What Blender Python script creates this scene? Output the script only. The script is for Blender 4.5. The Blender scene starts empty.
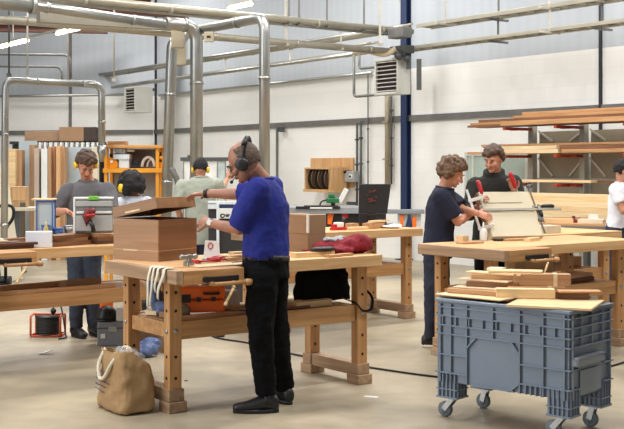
import bpy, bmesh, math, random
from mathutils import Vector as V, Matrix, Quaternion, noise
random.seed(11)
SC = bpy.context.scene
COL = SC.collection
PI = math.pi
# ---- camera model: level camera 1.6 m up, looking along +Y, focal length 1100 px, lens shifted so the horizon sits at row 167
F, CX, HZ, CH = 1100.0, 312.0, 167.0, 1.6
def at(px, py, d): return V(((px-CX)/F*d, d, CH-(py-HZ)/F*d))
def onz(px, py, z): return at(px, py, F*(CH-z)/(py-HZ))
# room axes: UU runs along the long wall (away), VV runs into it
VV = V((.8010, .5987, 0)); UU = V((-.5987, .8010, 0)); ZZ = V((0, 0, 1))
RB = math.atan2(.5987, .8010); RW = RB-PI/2
WD = 12.72
def onw(px, py, D=WD): return at(px, py, D/(.8010*(px-CX)/F+.5987))
def uv(o, v, u, z=0): return V((o.x, o.y, 0))+VV*v+UU*u+ZZ*z

def lin(c):
    r = []
    for x in c:
        x /= 255.0
        r.append(x/12.92 if x <= .04045 else ((x+.055)/1.055)**2.4)
    return (*r, 1)

# ---- materials (all procedural)
MATS = {}
def base_mat(name):
    m = bpy.data.materials.new(name); m.use_nodes = True
    nt = m.node_tree; return m, nt, nt.nodes['Principled BSDF']
def mat(name, c, rough=.55, metal=0, var=.12, scale=6, bump=0, bscale=40, spec=None, emit=0, alpha=1, trans=0):
    if name in MATS: return MATS[name]
    m, nt, b = base_mat(name)
    tc = nt.nodes.new('ShaderNodeTexCoord'); n = nt.nodes.new('ShaderNodeTexNoise')
    n.inputs['Scale'].default_value = scale; n.inputs['Detail'].default_value = 4
    nt.links.new(tc.outputs['Object'], n.inputs['Vector'])
    r = nt.nodes.new('ShaderNodeValToRGB'); L = lin(c)
    r.color_ramp.elements[0].position = .3; r.color_ramp.elements[1].position = .7
    r.color_ramp.elements[0].color = (*[max(0, x*(1-var)) for x in L[:3]], 1)
    r.color_ramp.elements[1].color = (*[min(1, x*(1+var)) for x in L[:3]], 1)
    nt.links.new(n.outputs['Fac'], r.inputs['Fac']); nt.links.new(r.outputs['Color'], b.inputs['Base Color'])
    b.inputs['Roughness'].default_value = rough; b.inputs['Metallic'].default_value = metal
    if spec is not None: b.inputs['Specular IOR Level'].default_value = spec
    if trans: b.inputs['Transmission Weight'].default_value = trans
    if alpha < 1: b.inputs['Alpha'].default_value = alpha
    if emit:
        b.inputs['Emission Color'].default_value = L; b.inputs['Emission Strength'].default_value = emit
    if bump:
        n2 = nt.nodes.new('ShaderNodeTexNoise'); n2.inputs['Scale'].default_value = bscale; n2.inputs['Detail'].default_value = 3
        nt.links.new(tc.outputs['Object'], n2.inputs['Vector'])
        bp = nt.nodes.new('ShaderNodeBump'); bp.inputs['Strength'].default_value = bump; bp.inputs['Distance'].default_value = .02
        nt.links.new(n2.outputs['Fac'], bp.inputs['Height']); nt.links.new(bp.outputs['Normal'], b.inputs['Normal'])
    MATS[name] = m; return m
def wood(name, c1, c2, axis='x', rough=.5, k=1.0, rv=.10):
    if name in MATS: return MATS[name]
    m, nt, b = base_mat(name)
    tc = nt.nodes.new('ShaderNodeTexCoord'); mp = nt.nodes.new('ShaderNodeMapping')
    s = [26*k, 26*k, 26*k]; s['xyz'.index(axis)] = 1.6*k
    mp.inputs['Scale'].default_value = s
    oi = nt.nodes.new('ShaderNodeObjectInfo')
    ad = nt.nodes.new('ShaderNodeVectorMath'); ad.operation = 'ADD'
    mu = nt.nodes.new('ShaderNodeMath'); mu.operation = 'MULTIPLY'; mu.inputs[1].default_value = 37
    nt.links.new(oi.outputs['Random'], mu.inputs[0])
    nt.links.new(tc.outputs['Object'], ad.inputs[0]); nt.links.new(mu.outputs[0], ad.inputs[1])
    nt.links.new(ad.outputs[0], mp.inputs['Vector'])
    n = nt.nodes.new('ShaderNodeTexNoise'); n.inputs['Scale'].default_value = 1; n.inputs['Detail'].default_value = 5; n.inputs['Distortion'].default_value = .6
    nt.links.new(mp.outputs[0], n.inputs['Vector'])
    r = nt.nodes.new('ShaderNodeValToRGB')
    r.color_ramp.elements[0].position = .3; r.color_ramp.elements[1].position = .68
    r.color_ramp.elements[0].color = lin(c1); r.color_ramp.elements[1].color = lin(c2)
    nt.links.new(n.outputs['Fac'], r.inputs['Fac'])
    h = nt.nodes.new('ShaderNodeHueSaturation')
    mr = nt.nodes.new('ShaderNodeMapRange'); mr.inputs['To Min'].default_value = 1-rv; mr.inputs['To Max'].default_value = 1+rv
    nt.links.new(oi.outputs['Random'], mr.inputs['Value']); nt.links.new(mr.outputs[0], h.inputs['Value'])
    nt.links.new(r.outputs['Color'], h.inputs['Color']); nt.links.new(h.outputs['Color'], b.inputs['Base Color'])
    b.inputs['Roughness'].default_value = rough
    bp = nt.nodes.new('ShaderNodeBump'); bp.inputs['Strength'].default_value = .12; bp.inputs['Distance'].default_value = .01
    nt.links.new(n.outputs['Fac'], bp.inputs['Height']); nt.links.new(bp.outputs['Normal'], b.inputs['Normal'])
    MATS[name] = m; return m

BEECH = wood('beech', (166, 118, 72), (202, 154, 102)); BEECHZ = wood('beech_upright', (166, 118, 72), (202, 154, 102), 'z')
TOPW = wood('bench_top', (196, 148, 96), (224, 184, 134)); GREYW = wood('worn_end_grain', (142, 112, 86), (178, 146, 114), 'y')
PALE = wood('pale_pine', (214, 176, 124), (238, 208, 162)); CREAM = wood('cream_timber', (212, 182, 140), (232, 208, 168))
TAN = wood('tan_timber', (166, 120, 78), (196, 150, 104)); BROWN = wood('brown_timber', (104, 66, 42), (138, 94, 62))
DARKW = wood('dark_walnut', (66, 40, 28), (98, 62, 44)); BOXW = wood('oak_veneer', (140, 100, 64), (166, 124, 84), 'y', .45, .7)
BOXWY = wood('oak_veneer_shaded', (112, 72, 42), (138, 94, 58), 'x', .45, .7)  # same veneer made darker: shade of the box's right face put into its colour
PLYZ = wood('plywood_upright', (190, 146, 98), (216, 174, 124), 'z'); PLY = wood('plywood_sheet', (206, 172, 122), (226, 196, 150), 'x')
BRZ = wood('brown_upright', (156, 120, 86), (186, 148, 110), 'z'); CARD = mat('cardboard', (150, 118, 88), .8, 0, .06, 5)
CARDD = mat('dark_cardboard', (60, 48, 42), .8); WHITE = mat('white_paint', (226, 226, 222), .5, 0, .03)
OFFW = mat('off_white_laminate', (214, 204, 180), .5, 0, .03); PAPER = mat('paper', (236, 234, 228), .7, 0, .02)
BLACK = mat('black_plastic', (22, 22, 24), .45); BLKM = mat('black_metal', (30, 30, 32), .4, .4); GALV = mat('galvanised', (172, 172, 168), .36, .85, .12, 3)
STEEL = mat('steel', (168, 168, 166), .35, .9, .08); TRAYM = mat('tray_metal', (178, 172, 156), .4, .45, .12, 3)
BEIGEP = mat('beige_pipe', (176, 164, 140), .45, .3, .08, 3); DUCTG = mat('duct_grey', (150, 144, 130), .45, .6, .1, 3); DGREY = mat('dark_grey_metal', (84, 86, 86), .5, .4)
ORANGE = mat('orange_plastic', (250, 112, 24), .4, 0, .06); YELLOW = mat('yellow_plastic', (238, 196, 40), .4, 0, .05); YSHELF = mat('yellow_paint', (236, 158, 34), .45, 0, .06)
RED = mat('red_plastic', (186, 30, 34), .38, 0, .08); ARMRED = mat('rack_orange_red', (164, 58, 36), .5, 0, .1); NAVY = mat('navy_steel', (36, 52, 88), .45, .1, .08)
GREEN = mat('green_plastic', (26, 110, 62), .4); LGREEN = mat('light_green_plastic', (110, 190, 60), .4)
SKIN = mat('skin', (196, 138, 110), .5, 0, .1, 14, .06, 60); SKIN2 = mat('skin_tanned', (158, 110, 88), .5, 0, .12, 14, .06, 60); SKIND = mat('skin_brown', (120, 78, 56), .5, 0, .1)
LIPS = mat('lips', (160, 86, 78), .5); EYEW = mat('eye_white', (225, 220, 214), .3); EYED = mat('iris', (40, 30, 26), .3)
BLUEGREY = mat('tub_plastic', (110, 121, 136), .36, 0, .06, 4); RUBBER = mat('grey_rubber', (104, 110, 114), .6)
BLUEP = mat('blue_plastic', (58, 96, 160), .4); CLEAR = mat('clear_plastic', (220, 226, 230), .1, 0, .02, alpha=.35)

# ---- mesh builder
class MB:
    def __init__(s): s.v = []; s.f = []; s.sm = []
    def add(s, vs, fs, smooth=False, M=None):
        o = len(s.v)
        s.v += [(M @ V(p)) if M else V(p) for p in vs]
        s.f += [tuple(i+o for i in f) for f in fs]; s.sm += [smooth]*len(fs)
        return s
    def box(s, c, d, R=None):
        x, y, z = [k/2 for k in d]
        vs = [V((a*x, b*y, e*z)) for a in (-1, 1) for b in (-1, 1) for e in (-1, 1)]
        if R is not None: vs = [R @ p for p in vs]
        vs = [p+V(c) for p in vs]
        return s.add(vs, [(0,1,3,2),(4,6,7,5),(0,4,5,1),(2,3,7,6),(0,2,6,4),(1,5,7,3)])
    def bb(s, x0, x1, y0, y1, z0, z1):
        return s.box(((x0+x1)/2, (y0+y1)/2, (z0+z1)/2), (x1-x0, y1-y0, z1-z0))
    def beam(s, a, b, w, h, up=ZZ):
        a, b = V(a), V(b); x = (b-a).normalized()
        if abs(x.dot(up)) > .99: up = V((0, 1, 0))
        y = up.cross(x).normalized(); z = x.cross(y)
        R = Matrix((x, y, z)).transposed()
        return s.box((a+b)/2, ((b-a).length, w, h), R)
    def tube(s, pts, r, n=10, cap=True, smooth=True, flat=None):
        pts = [V(p) for p in pts]; m = len(pts)
        rr = r if isinstance(r, (list, tuple)) else [r]*m
        T = []
        for i in range(m):
            a = pts[max(i-1, 0)]; b = pts[min(i+1, m-1)]; T.append((b-a).normalized())
        ref = V((0, 0, 1)) if abs(T[0].z) < .9 else V((0, 1, 0))
        nrm = (ref-T[0]*ref.dot(T[0])).normalized()
        vs = []
        for i in range(m):
            if i: nrm = T[i-1].rotation_difference(T[i]) @ nrm
            bi = T[i].cross(nrm)
            for k in range(n):
                t = 2*PI*k/n
                vs.append(pts[i]+nrm*(math.cos(t)*rr[i])*(flat or 1)+bi*(math.sin(t)*rr[i]))
        fs = [(i*n+k, i*n+(k+1) % n, (i+1)*n+(k+1) % n, (i+1)*n+k) for i in range(m-1) for k in range(n)]
        o = len(s.f); s.add(vs, fs, smooth)
        if cap:
            L = len(s.v)-len(vs)
            s.f += [tuple(L+k for k in reversed(range(n))), tuple(L+(m-1)*n+k for k in range(n))]; s.sm += [False, False]
        return s
    def loft(s, secs, n=18, smooth=True):
        vs = []; m = len(secs)
        for c, a, b in secs:
            for k in range(n):
                t = 2*PI*k/n; vs.append(V(c)+V(a)*math.cos(t)+V(b)*math.sin(t))
        fs = [(i*n+k, i*n+(k+1) % n, (i+1)*n+(k+1) % n, (i+1)*n+k) for i in range(m-1) for k in range(n)]
        fs += [tuple(reversed(range(n))), tuple((m-1)*n+k for k in range(n))]
        return s.add(vs, fs, smooth)
    def ell(s, c, r, R=None, n=14, m=9):
        if not isinstance(r, (tuple, list)): r = (r, r, r)
        vs = []; fs = []
        for i in range(m+1):
            th = PI*i/m
            for k in range(n):
                ph = 2*PI*k/n
                p = V((r[0]*math.sin(th)*math.cos(ph), r[1]*math.sin(th)*math.sin(ph), r[2]*math.cos(th)))
                vs.append((R @ p if R is not None else p)+V(c))
        for i in range(m):
            for k in range(n): fs.append((i*n+k, (i+1)*n+k, (i+1)*n+(k+1) % n, i*n+(k+1) % n))
        return s.add(vs, fs, True)
    def lathe(s, prof, c=(0, 0, 0), n=18, R=None):
        vs = []; fs = []; c = V(c); m = len(prof)
        for r, z in prof:
            for k in range(n):
                p = V((r*math.cos(2*PI*k/n), r*math.sin(2*PI*k/n), z)); vs.append((R @ p if R is not None else p)+c)
        for i in range(m-1):
            for k in range(n): fs.append((i*n+k, i*n+(k+1) % n, (i+1)*n+(k+1) % n, (i+1)*n+k))
        fs += [tuple(reversed(range(n))), tuple((m-1)*n+k for k in range(n))]
        return s.add(vs, fs, True)
    def prism(s, poly, h, M=None):
        n = len(poly); vs = [V((x, y, 0)) for x, y in poly]+[V((x, y, h)) for x, y in poly]
        fs = [tuple(reversed(range(n))), tuple(range(n, 2*n))]+[(i, (i+1) % n, n+(i+1) % n, n+i) for i in range(n)]
        return s.add(vs, fs, False, M)
    def mesh(s, name):
        me = bpy.data.meshes.new(name); me.from_pydata([tuple(p) for p in s.v], [], s.f)
        me.polygons.foreach_set('use_smooth', s.sm)
        bm = bmesh.new(); bm.from_mesh(me)
        bmesh.ops.remove_doubles(bm, verts=bm.verts, dist=1e-6)
        bmesh.ops.recalc_face_normals(bm, faces=bm.faces); bm.to_mesh(me); bm.free()
        return me
    def build(s, name, m, parent=None, bevel=0, loc=None, rz=0):
        o = bpy.data.objects.new(name, s.mesh(name)); COL.objects.link(o)
        o.data.materials.append(m)
        if parent: o.parent = parent
        if loc is not None: o.location = loc
        if rz: o.rotation_euler = (0, 0, rz)
        if bevel:
            b = o.modifiers.new('bevel', 'BEVEL'); b.width = bevel; b.segments = 2; b.limit_method = 'ANGLE'
            b.harden_normals = False
        return o
def RX(p): # orientation matrix from three columns
    return Matrix(p).transposed()
def remesh(mb, voxel, it=4, fac=.5, disp=0, dscale=.12):
    me = mb.mesh('t'); o = bpy.data.objects.new('t', me); COL.objects.link(o)
    r = o.modifiers.new('r', 'REMESH'); r.mode = 'VOXEL'; r.voxel_size = voxel; r.use_smooth_shade = True
    s = o.modifiers.new('s', 'SMOOTH'); s.iterations = it; s.factor = fac
    if disp:
        t = bpy.data.textures.new('folds', 'CLOUDS'); t.noise_scale = dscale; t.noise_depth = 2
        d = o.modifiers.new('d', 'DISPLACE'); d.texture = t; d.strength = disp; d.mid_level = .5; d.texture_coords = 'GLOBAL'
    dg = bpy.context.evaluated_depsgraph_get(); dg.update()
    n = bpy.data.meshes.new_from_object(o.evaluated_get(dg))
    bpy.data.objects.remove(o); bpy.data.meshes.remove(me)
    n.polygons.foreach_set('use_smooth', [True]*len(n.polygons))
    return n
def meshobj(name, me, m, parent=None):
    me.name = name; o = bpy.data.objects.new(name, me); COL.objects.link(o)
    me.materials.clear(); me.materials.append(m)
    if parent: o.parent = parent
    return o
def join_meshes(ms):
    bm = bmesh.new()
    for m in ms: bm.from_mesh(m)
    n = bpy.data.meshes.new('j'); bm.to_mesh(n); bm.free()
    n.polygons.foreach_set('use_smooth', [True]*len(n.polygons))
    return n
def tag(o, label, cat, group=None):
    o['label'] = label; o['category'] = cat
    if group: o['group'] = group
    return o
def thing(name, label, cat, loc=(0, 0, 0), rz=0, group=None):
    o = bpy.data.objects.new(name, None); COL.objects.link(o); o.location = loc; o.rotation_euler = (0, 0, rz)
    o.empty_display_size = .1
    return tag(o, label, cat, group)
def struct(o): o['kind'] = 'structure'; return o
def solo(name, mb, m, label, cat, loc=(0, 0, 0), rz=0, bevel=0, group=None):
    o = mb.build(name, m, None, bevel, loc, rz); return tag(o, label, cat, group)
def board(name, label, c, size, rz, m, cat='board', group=None, tilt=None, bevel=.002):
    o = solo(name, MB().bb(-size[0]/2, size[0]/2, -size[1]/2, size[1]/2, 0, size[2]), m, label, cat, c, rz, bevel, group)
    if tilt: o.rotation_euler = (tilt[0], tilt[1], rz)
    return o
def shift(mb, o): mb.v = [p-V(o) for p in mb.v]; return mb
def wsolo(name, mb, m, label, cat, org, bevel=0, group=None):     # mesh laid out in world space, origin moved to its base
    return solo(name, shift(mb, org), m, label, cat, org, 0, bevel, group)

# =====================================================  SETTING
def floor_mat():
    m, nt, b = base_mat('polished_concrete')
    tc = nt.nodes.new('ShaderNodeTexCoord')
    def nz(sc, det, dist=0):
        n = nt.nodes.new('ShaderNodeTexNoise'); n.inputs['Scale'].default_value = sc; n.inputs['Detail'].default_value = det
        n.inputs['Distortion'].default_value = dist; nt.links.new(tc.outputs['Object'], n.inputs['Vector']); return n
    a = nz(.55, 5, .8); c = nz(6, 6, .3)
    r = nt.nodes.new('ShaderNodeValToRGB'); r.color_ramp.elements[0].position = .36; r.color_ramp.elements[1].position = .60
    r.color_ramp.elements[0].color = lin((140, 130, 112)); r.color_ramp.elements[1].color = lin((180, 167, 141))
    nt.links.new(a.outputs['Fac'], r.inputs['Fac'])
    r2 = nt.nodes.new('ShaderNodeValToRGB'); r2.color_ramp.elements[0].position = .3; r2.color_ramp.elements[1].position = .6
    r2.color_ramp.elements[0].color = (.80, .80, .80, 1); r2.color_ramp.elements[1].color = (1, 1, 1, 1)
    nt.links.new(c.outputs['Fac'], r2.inputs['Fac'])
    mx = nt.nodes.new('ShaderNodeMix'); mx.data_type = 'RGBA'; mx.blend_type = 'MULTIPLY'; mx.inputs[0].default_value = .7
    nt.links.new(r.outputs['Color'], mx.inputs[6]); nt.links.new(r2.outputs['Color'], mx.inputs[7])
    nt.links.new(mx.outputs[2], b.inputs['Base Color'])
    rr = nt.nodes.new('ShaderNodeMapRange'); rr.inputs['To Min'].default_value = .3; rr.inputs['To Max'].default_value = .52
    nt.links.new(a.outputs['Fac'], rr.inputs['Value']); nt.links.new(rr.outputs[0], b.inputs['Roughness'])
    return m
def wall_mat():
    m, nt, b = base_mat('painted_wall')
    tc = nt.nodes.new('ShaderNodeTexCoord'); sx = nt.nodes.new('ShaderNodeSeparateXYZ'); cx = nt.nodes.new('ShaderNodeCombineXYZ')
    nt.links.new(tc.outputs['Object'], sx.inputs[0]); nt.links.new(sx.outputs['X'], cx.inputs['X']); nt.links.new(sx.outputs['Z'], cx.inputs['Y'])
    br = nt.nodes.new('ShaderNodeTexBrick'); br.inputs['Scale'].default_value = 1; br.inputs['Brick Width'].default_value = .44
    br.inputs['Row Height'].default_value = .215; br.inputs['Mortar Size'].default_value = .006
    br.inputs['Color1'].default_value = lin((236, 235, 231)); br.inputs['Color2'].default_value = lin((233, 232, 228)); br.inputs['Mortar'].default_value = lin((230, 229, 225))
    nt.links.new(cx.outputs[0], br.inputs['Vector'])
    wv = nt.nodes.new('ShaderNodeTexWave'); wv.wave_type = 'BANDS'; wv.bands_direction = 'X'; wv.inputs['Scale'].default_value = 1.6
    nt.links.new(tc.outputs['Object'], wv.inputs['Vector'])
    rw = nt.nodes.new('ShaderNodeValToRGB'); rw.color_ramp.elements[0].color = lin((180, 186, 192)); rw.color_ramp.elements[1].color = lin((183, 189, 195))
    nt.links.new(wv.outputs['Fac'], rw.inputs['Fac'])
    gt = nt.nodes.new('ShaderNodeMath'); gt.operation = 'GREATER_THAN'; gt.inputs[1].default_value = 3.30
    nt.links.new(sx.outputs['Z'], gt.inputs[0])
    mx = nt.nodes.new('ShaderNodeMix'); mx.data_type = 'RGBA'
    nt.links.new(gt.outputs[0], mx.inputs[0]); nt.links.new(br.outputs['Color'], mx.inputs[6]); nt.links.new(rw.outputs['Color'], mx.inputs[7])
    nt.links.new(mx.outputs[2], b.inputs['Base Color']); b.inputs['Roughness'].default_value = .6
    return m
FLOORM = floor_mat(); WALLM = wall_mat()
struct(MB().bb(-16, 16, -6, 32, -.12, 0).build('floor', FLOORM))
cor = onw(155, 167); cor.z = 0
# long wall: local x runs left to right along it, local y into it
WL = 17.0
struct(MB().bb(0, WL, 0, .22, 0, 7).build('wall_back', WALLM, loc=cor, rz=RW))
lw = math.atan2(-.35, 1)*.6
LEN2 = 9.0
lo = cor+V((-math.cos(lw)*LEN2, -math.sin(lw)*LEN2, 0))
struct(MB().bb(0, LEN2+.1, 0, .22, 0, 7).build('wall_left', WALLM, loc=lo, rz=lw))
DARKTRIM = mat('rail_trim', (112, 110, 106), .55, .1)
def wallbox(name, m, x0, x1, z0, z1, th, seams=False):
    return MB().bb(x0, x1, -th, -.001, z0, z1).build(name, m, loc=cor, rz=RW, bevel=.003)
struct(wallbox('trim_1', DARKTRIM, 0, WL, 2.385, 2.49, .04))
struct(MB().bb(0, LEN2-.05, -.04, -.001, 2.385, 2.49).build('trim_2', DARKTRIM, loc=lo, rz=lw, bevel=.003))
def wx(px, D=WD):                    # distance along the long wall of a column in the picture
    p = onw(px, HZ, D); p.z = 0; return (p-cor).dot(-UU)
def wallpt(x, y, z): return cor-UU*x+VV*y+ZZ*z
# steel columns standing against the wall
def column(px, w, m, dp=.12):
    mb = MB(); x = wx(px)
    mb.bb(-w/2, w/2, -dp, -dp+.012, 0, 7); mb.bb(-w/2, w/2, -.02, -.005, 0, 7); mb.bb(-.006, .006, -dp+.012, -.02, 0, 7)
    mb.bb(-w/2-.05, w/2+.05, -.2, -.002, 0, .02)
    return struct(mb.build('steel_column', m, loc=wallpt(x, 0, 0), rz=RW))
column(408.5, .145, NAVY); column(601.5, .04, mat('dark_steel', (40, 42, 50), .5), .04)
column(156.5, .05, mat('dark_steel', (40, 42, 50), .5), .04)
mb = MB().bb(-.03, .03, -.05, -.001, 2.515, 7); struct(mb.build('trim_3', DARKTRIM, loc=lo+V((math.cos(lw), math.sin(lw), 0))*(LEN2-2.15), rz=lw))
mb = MB().bb(-.02, .02, -.04, -.001, 0, 2.375)
struct(mb.build('trim_4', DARKTRIM, loc=wallpt(wx(278), 0, 0), rz=RW))
# pale window behind the lumber rack
x0, x1 = wx(469.5), wx(528)
w = struct(MB().bb(0, x1-x0, -.045, -.002, 1.0, 1.78).build('window_1', mat('window_glass', (176, 190, 178), .12, 0, .03), loc=wallpt(x0, 0, 0), rz=RW))
f = MB(); W_ = x1-x0
for a in ((-.05, 0, .95, 1.84), (W_, W_+.05, .95, 1.84), (0, W_, .95, 1.0), (0, W_, 1.78, 1.84), (.12, .16, 1.0, 1.78)): f.bb(a[0], a[1], -.07, -.002, a[2], a[3])
struct(f.build('window_frame', mat('window_frame', (206, 206, 198), .5), w))
# roof steel seen at the top left
REDB = mat('primer_red_steel', (104, 64, 48), .6)
def rbeam(px, py, d, z0, L, h):
    p = at(px, py, d); mb = MB()
    for a in ((-.1, .1, -h/2, -h/2+.02), (-.1, .1, h/2-.02, h/2), (-.008, .008, -h/2, h/2)): mb.bb(-L/2, L/2, a[0], a[1], a[2], a[3])
    struct(mb.build('roof_beam', REDB, loc=p, rz=RB+z0))
rbeam(84, 1, 22, 0, 3.0, .34); rbeam(150, 10, 24.5, 0, 4.2, .26); rbeam(50, 29, 25.2, -.5, 2.6, .16)

# =====================================================  PIPES, DUCTS AND TRAYS OVERHEAD
def bend(p, q, r, k=7):               # corner p-q-r rounded: returns points
    pass
def path(pts, rad, k=7):
    out = [V(pts[0])]
    for i in range(1, len(pts)-1):
        a, b, c = V(pts[i-1]), V(pts[i]), V(pts[i+1])
        u = (a-b).normalized(); w = (c-b).normalized(); r = min(rad, (a-b).length*.49, (c-b).length*.49)
        for j in range(k+1):
            t = j/k; out.append((b+u*r)*(1-t)**2+b*2*t*(1-t)+(b+w*r)*t*t)
    out.append(V(pts[-1])); return out
def duct(label, pts, r, rad, m=GALV, cat='duct', name='extraction_duct', clamps=True, group=None, cone=False):
    pts = [V(p) for p in pts]; base = min(pts, key=lambda p: p.z)
    t = thing(name, label, cat, base, group=group)
    P = path(pts, rad)
    mb = MB().tube(P, r, 16); shift(mb, base).build('pipe', m, t)
    if clamps:
        for i in range(len(pts)-1):
            a, b = pts[i], pts[i+1]; L = (b-a).length; n = max(1, int(L/1.0))
            for k in range(n):
                c = a.lerp(b, (k+.6)/n); d = (b-a).normalized()*.018
                shift(MB().tube([c-d, c+d], r*1.12, 16), base).build('clamp_band', STEEL, t)
    if cone:
        c = pts[-1]
        shift(MB().tube([c+V((0, 0, .02)), c-V((0, 0, .06)), c-V((0, 0, .2))], [r*1.3, r*1.3, r*.5], 16), base).build('nozzle', STEEL, t)
    return t
D0 = at(205, 28, 14.3)
md = D0-VV*3.96+ZZ*.165
duct('long silver extraction duct running under the roof from the left edge', [md, D0-VV*.6], .060, .1)
fl = thing('duct_flange', 'wide flanged sleeve on the silver duct at the far left', 'duct flange', D0-VV*2.33+ZZ*.095)
p = D0-VV*2.33+ZZ*.095
shift(MB().tube([p-VV*1.4+ZZ*.03, p-VV*.05], .097, 18).tube([p-VV*.05, p], .115, 18), p).build('sleeve', GALV, fl)
# wireway beneath
a = at(38, 17, 13.4); b = at(180, 26, 14.8)
wsolo('wireway', MB().beam(a, b, .10, .137), DUCTG, 'grey square cable wireway hanging under the long silver duct', 'wireway', a.lerp(b, .5), .004)
# elbows going down
e1 = at(196.5, 26, 14.3); g1 = V((e1.x, e1.y, .95))
duct('silver vertical duct second from left, elbow at top, behind the oak box', [e1-VV*.46, e1, g1], .084, .22)
e2 = at(264.5, 17, 13.2); g2 = V((e2.x, e2.y, .95))
duct('silver vertical duct rising behind the man in the blue shirt', [e2+UU*1.5, e2, g2], .066, .18)
e3 = at(172, 42, 14.7); g3 = at(166, 217, 14.7)
duct('silver vertical duct right of the yellow shelf with short elbow', [e3+VV*.2+ZZ*.1, e3, g3], .072, .2)
e4 = at(4, 80, 14); e5 = e4+VV*1.36
duct('silver vertical duct at the left edge of the photo', [e5-VV*.25, e4+VV*.02, V((e4.x, e4.y, .4))], .044, .12)
g5 = V((e5.x, e5.y, at(0, 147, e5.y).z))
duct('silver hanging duct with pointed nozzle above the yellow shelf', [e5-VV*.28, e5, g5], .048, .16, cone=True)
# flexible hose from third duct
q = at(171.5, 168, 14.3); pts = [q, q+V((.04, -.02, -.08)), q+V((.08, -.03, -.16)), q+V((.10, -.03, -.45))]
mb = MB(); PP = path(pts, .1, 10)
mb.tube(PP, [.035+(.005 if i % 2 else 0) for i in range(len(PP))], 12)
wsolo('flexible_hose', mb, mat('grey_hose', (104, 102, 96), .6), 'grey flexible hose slanting off the duct behind the man in green', 'hose', q)

def rail_run(name, label, cat, a, b, h=.03, w=.05, m=TRAYM, ladder=0, bundle=None, hang=(), hl=2.4, rungs=0, group=None):
    a, b = V(a), V(b); base = a.lerp(b, .5); d = (b-a).normalized(); s = ZZ.cross(d).normalized()
    t = thing(name, label, cat, base, group=group)
    if ladder:
        for k in (-1, 1): shift(MB().beam(a+s*ladder*k/2, b+s*ladder*k/2, .025, h), base).build('side_rail', m, t, .003)
        n = int((b-a).length/rungs)
        mb = MB()
        for i in range(n+1):
            c = a.lerp(b, i/n); mb.beam(c-s*ladder/2, c+s*ladder/2, .03, .018, d)
        r = shift(mb, base).build('rung', m, t)
        mb = MB()
        for i in range(5): mb.tube([a+s*ladder*(-.38+.19*i)+ZZ*.015, b+s*ladder*(-.38+.19*i)+ZZ*.015], .011, 6)
        shift(mb, base).build('cable_bundle', mat('cable_grey', (120, 114, 104), .6), t)
    else:
        for k_, (du, dz, rr_) in enumerate(bundle or ((0, 0, h/2),)):
            shift(MB().tube([a+s*du+ZZ*dz, a.lerp(b, .5)+s*du+ZZ*dz, b+s*du+ZZ*dz], rr_, 12), base).build('pipe', m if k_ % 2 == 0 else GALV, t)
            if k_ == 0:
                n = int((b-a).length/1.2)
                for i in range(n): c = a.lerp(b, (i+.5)/n); shift(MB().tube([c-d*.02, c+d*.02], rr_*1.2, 12), base).build('coupling', m, t)
    for (px, side, up, r, mm) in hang:
        # point of the run seen at column px
        k = (px-CX)/F; tt = (k*a.y-a.x)/(d.x-k*d.y); c = a+d*tt+s*side*(ladder/2 if ladder else 0)
        shift(MB().beam(c-ZZ*.03, c+ZZ*up, r*2, r*2), base).build('hanger_rod', mm, t)
        shift(MB().beam(c-s*(.2 if ladder else .05)-ZZ*.035, c+s*(.2 if ladder else .05)-ZZ*.035, .04, .03), base).build('support_bracket', mm, t)
    return t
ROD = mat('hanger_white', (196, 192, 180), .45, .3); RODD = mat('hanger_grey', (120, 120, 118), .5, .4)
zT1, zT2 = 3.83, 3.53
def tp(px, z, D=11.9): p = onw(px, HZ, D); p.z = z; return p
rail_run('cable_tray', 'upper cable tray along the wall right of the blue column', 'cable tray', tp(424, 3.83), tp(700, 3.83), .06, ladder=.32, rungs=.3,
         hang=((491, 1, 3, .014, RODD), (453, -1, 3, .014, ROD), (557, -1, 3, .014, ROD)))
rail_run('cable_tray', 'lower ladder cable tray along the wall right of the blue column', 'cable tray', tp(396, 3.50), tp(700, 3.50), .05, ladder=.3, rungs=.24,
         hang=((491, 1, .33, .014, RODD), (557, -1, .33, .014, ROD), (595, 1, .33, .016, RODD)))
rail_run('cable_tray', 'upper beige trunking along the wall left of the blue column', 'cable tray', tp(70, 3.80), tp(408, 3.84), .085, bundle=((0, 0, .045), (-.11, .03, .03)),
         hang=((225, 0, -.32, .014, ROD), (290, 0, -.34, .014, ROD)))
rail_run('cable_tray', 'lower beige trunking along the wall left of the blue column', 'cable tray', tp(116, 3.50), tp(372, 3.55), .07, bundle=((0, 0, .042), (-.1, -.02, .03), (.1, .04, .025)))
# runs coming forward from the column
c1 = at(412, 33, 17.5)
rail_run('pipe_run', 'thick beige overhead pipe coming forward from the blue column', 'pipe', c1-VV*7.5, c1, .11, bundle=((0, .02, .05), (.1, -.03, .035), (.17, .02, .025)),
         hang=((327, 0, 3, .014, RODD), (364, 0, 3, .014, RODD), (299, 0, 3, .014, RODD), (289, 0, 3, .014, RODD)))
c2 = at(404, 52, 17.5)
rail_run('pipe_run', 'lower overhead pipe parallel to the thick beige one', 'pipe', c2-VV*7.0, c2, .09, bundle=((0, 0, .042), (.1, -.02, .03)),
         hang=((286, 0, 3, .022, ROD), (341, 0, .25, .014, ROD)))
c3 = at(412, 24, 17.2)
rail_run('strut_rail', 'slim pale strut rail hung crosswise in front of the blue column', 'rail', c3+UU*1.7-ZZ*.05, c3, .04, w=.04,
         hang=((380, 0, 3, .018, ROD),))
c4 = at(380, 42, 16.9)
rail_run('strut_rail', 'short pale strut rail hanging lower beside the unit heater', 'rail', c4+UU*1.0, c4, .04, w=.04, hang=((380, 0, .30, .018, ROD),))
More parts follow.
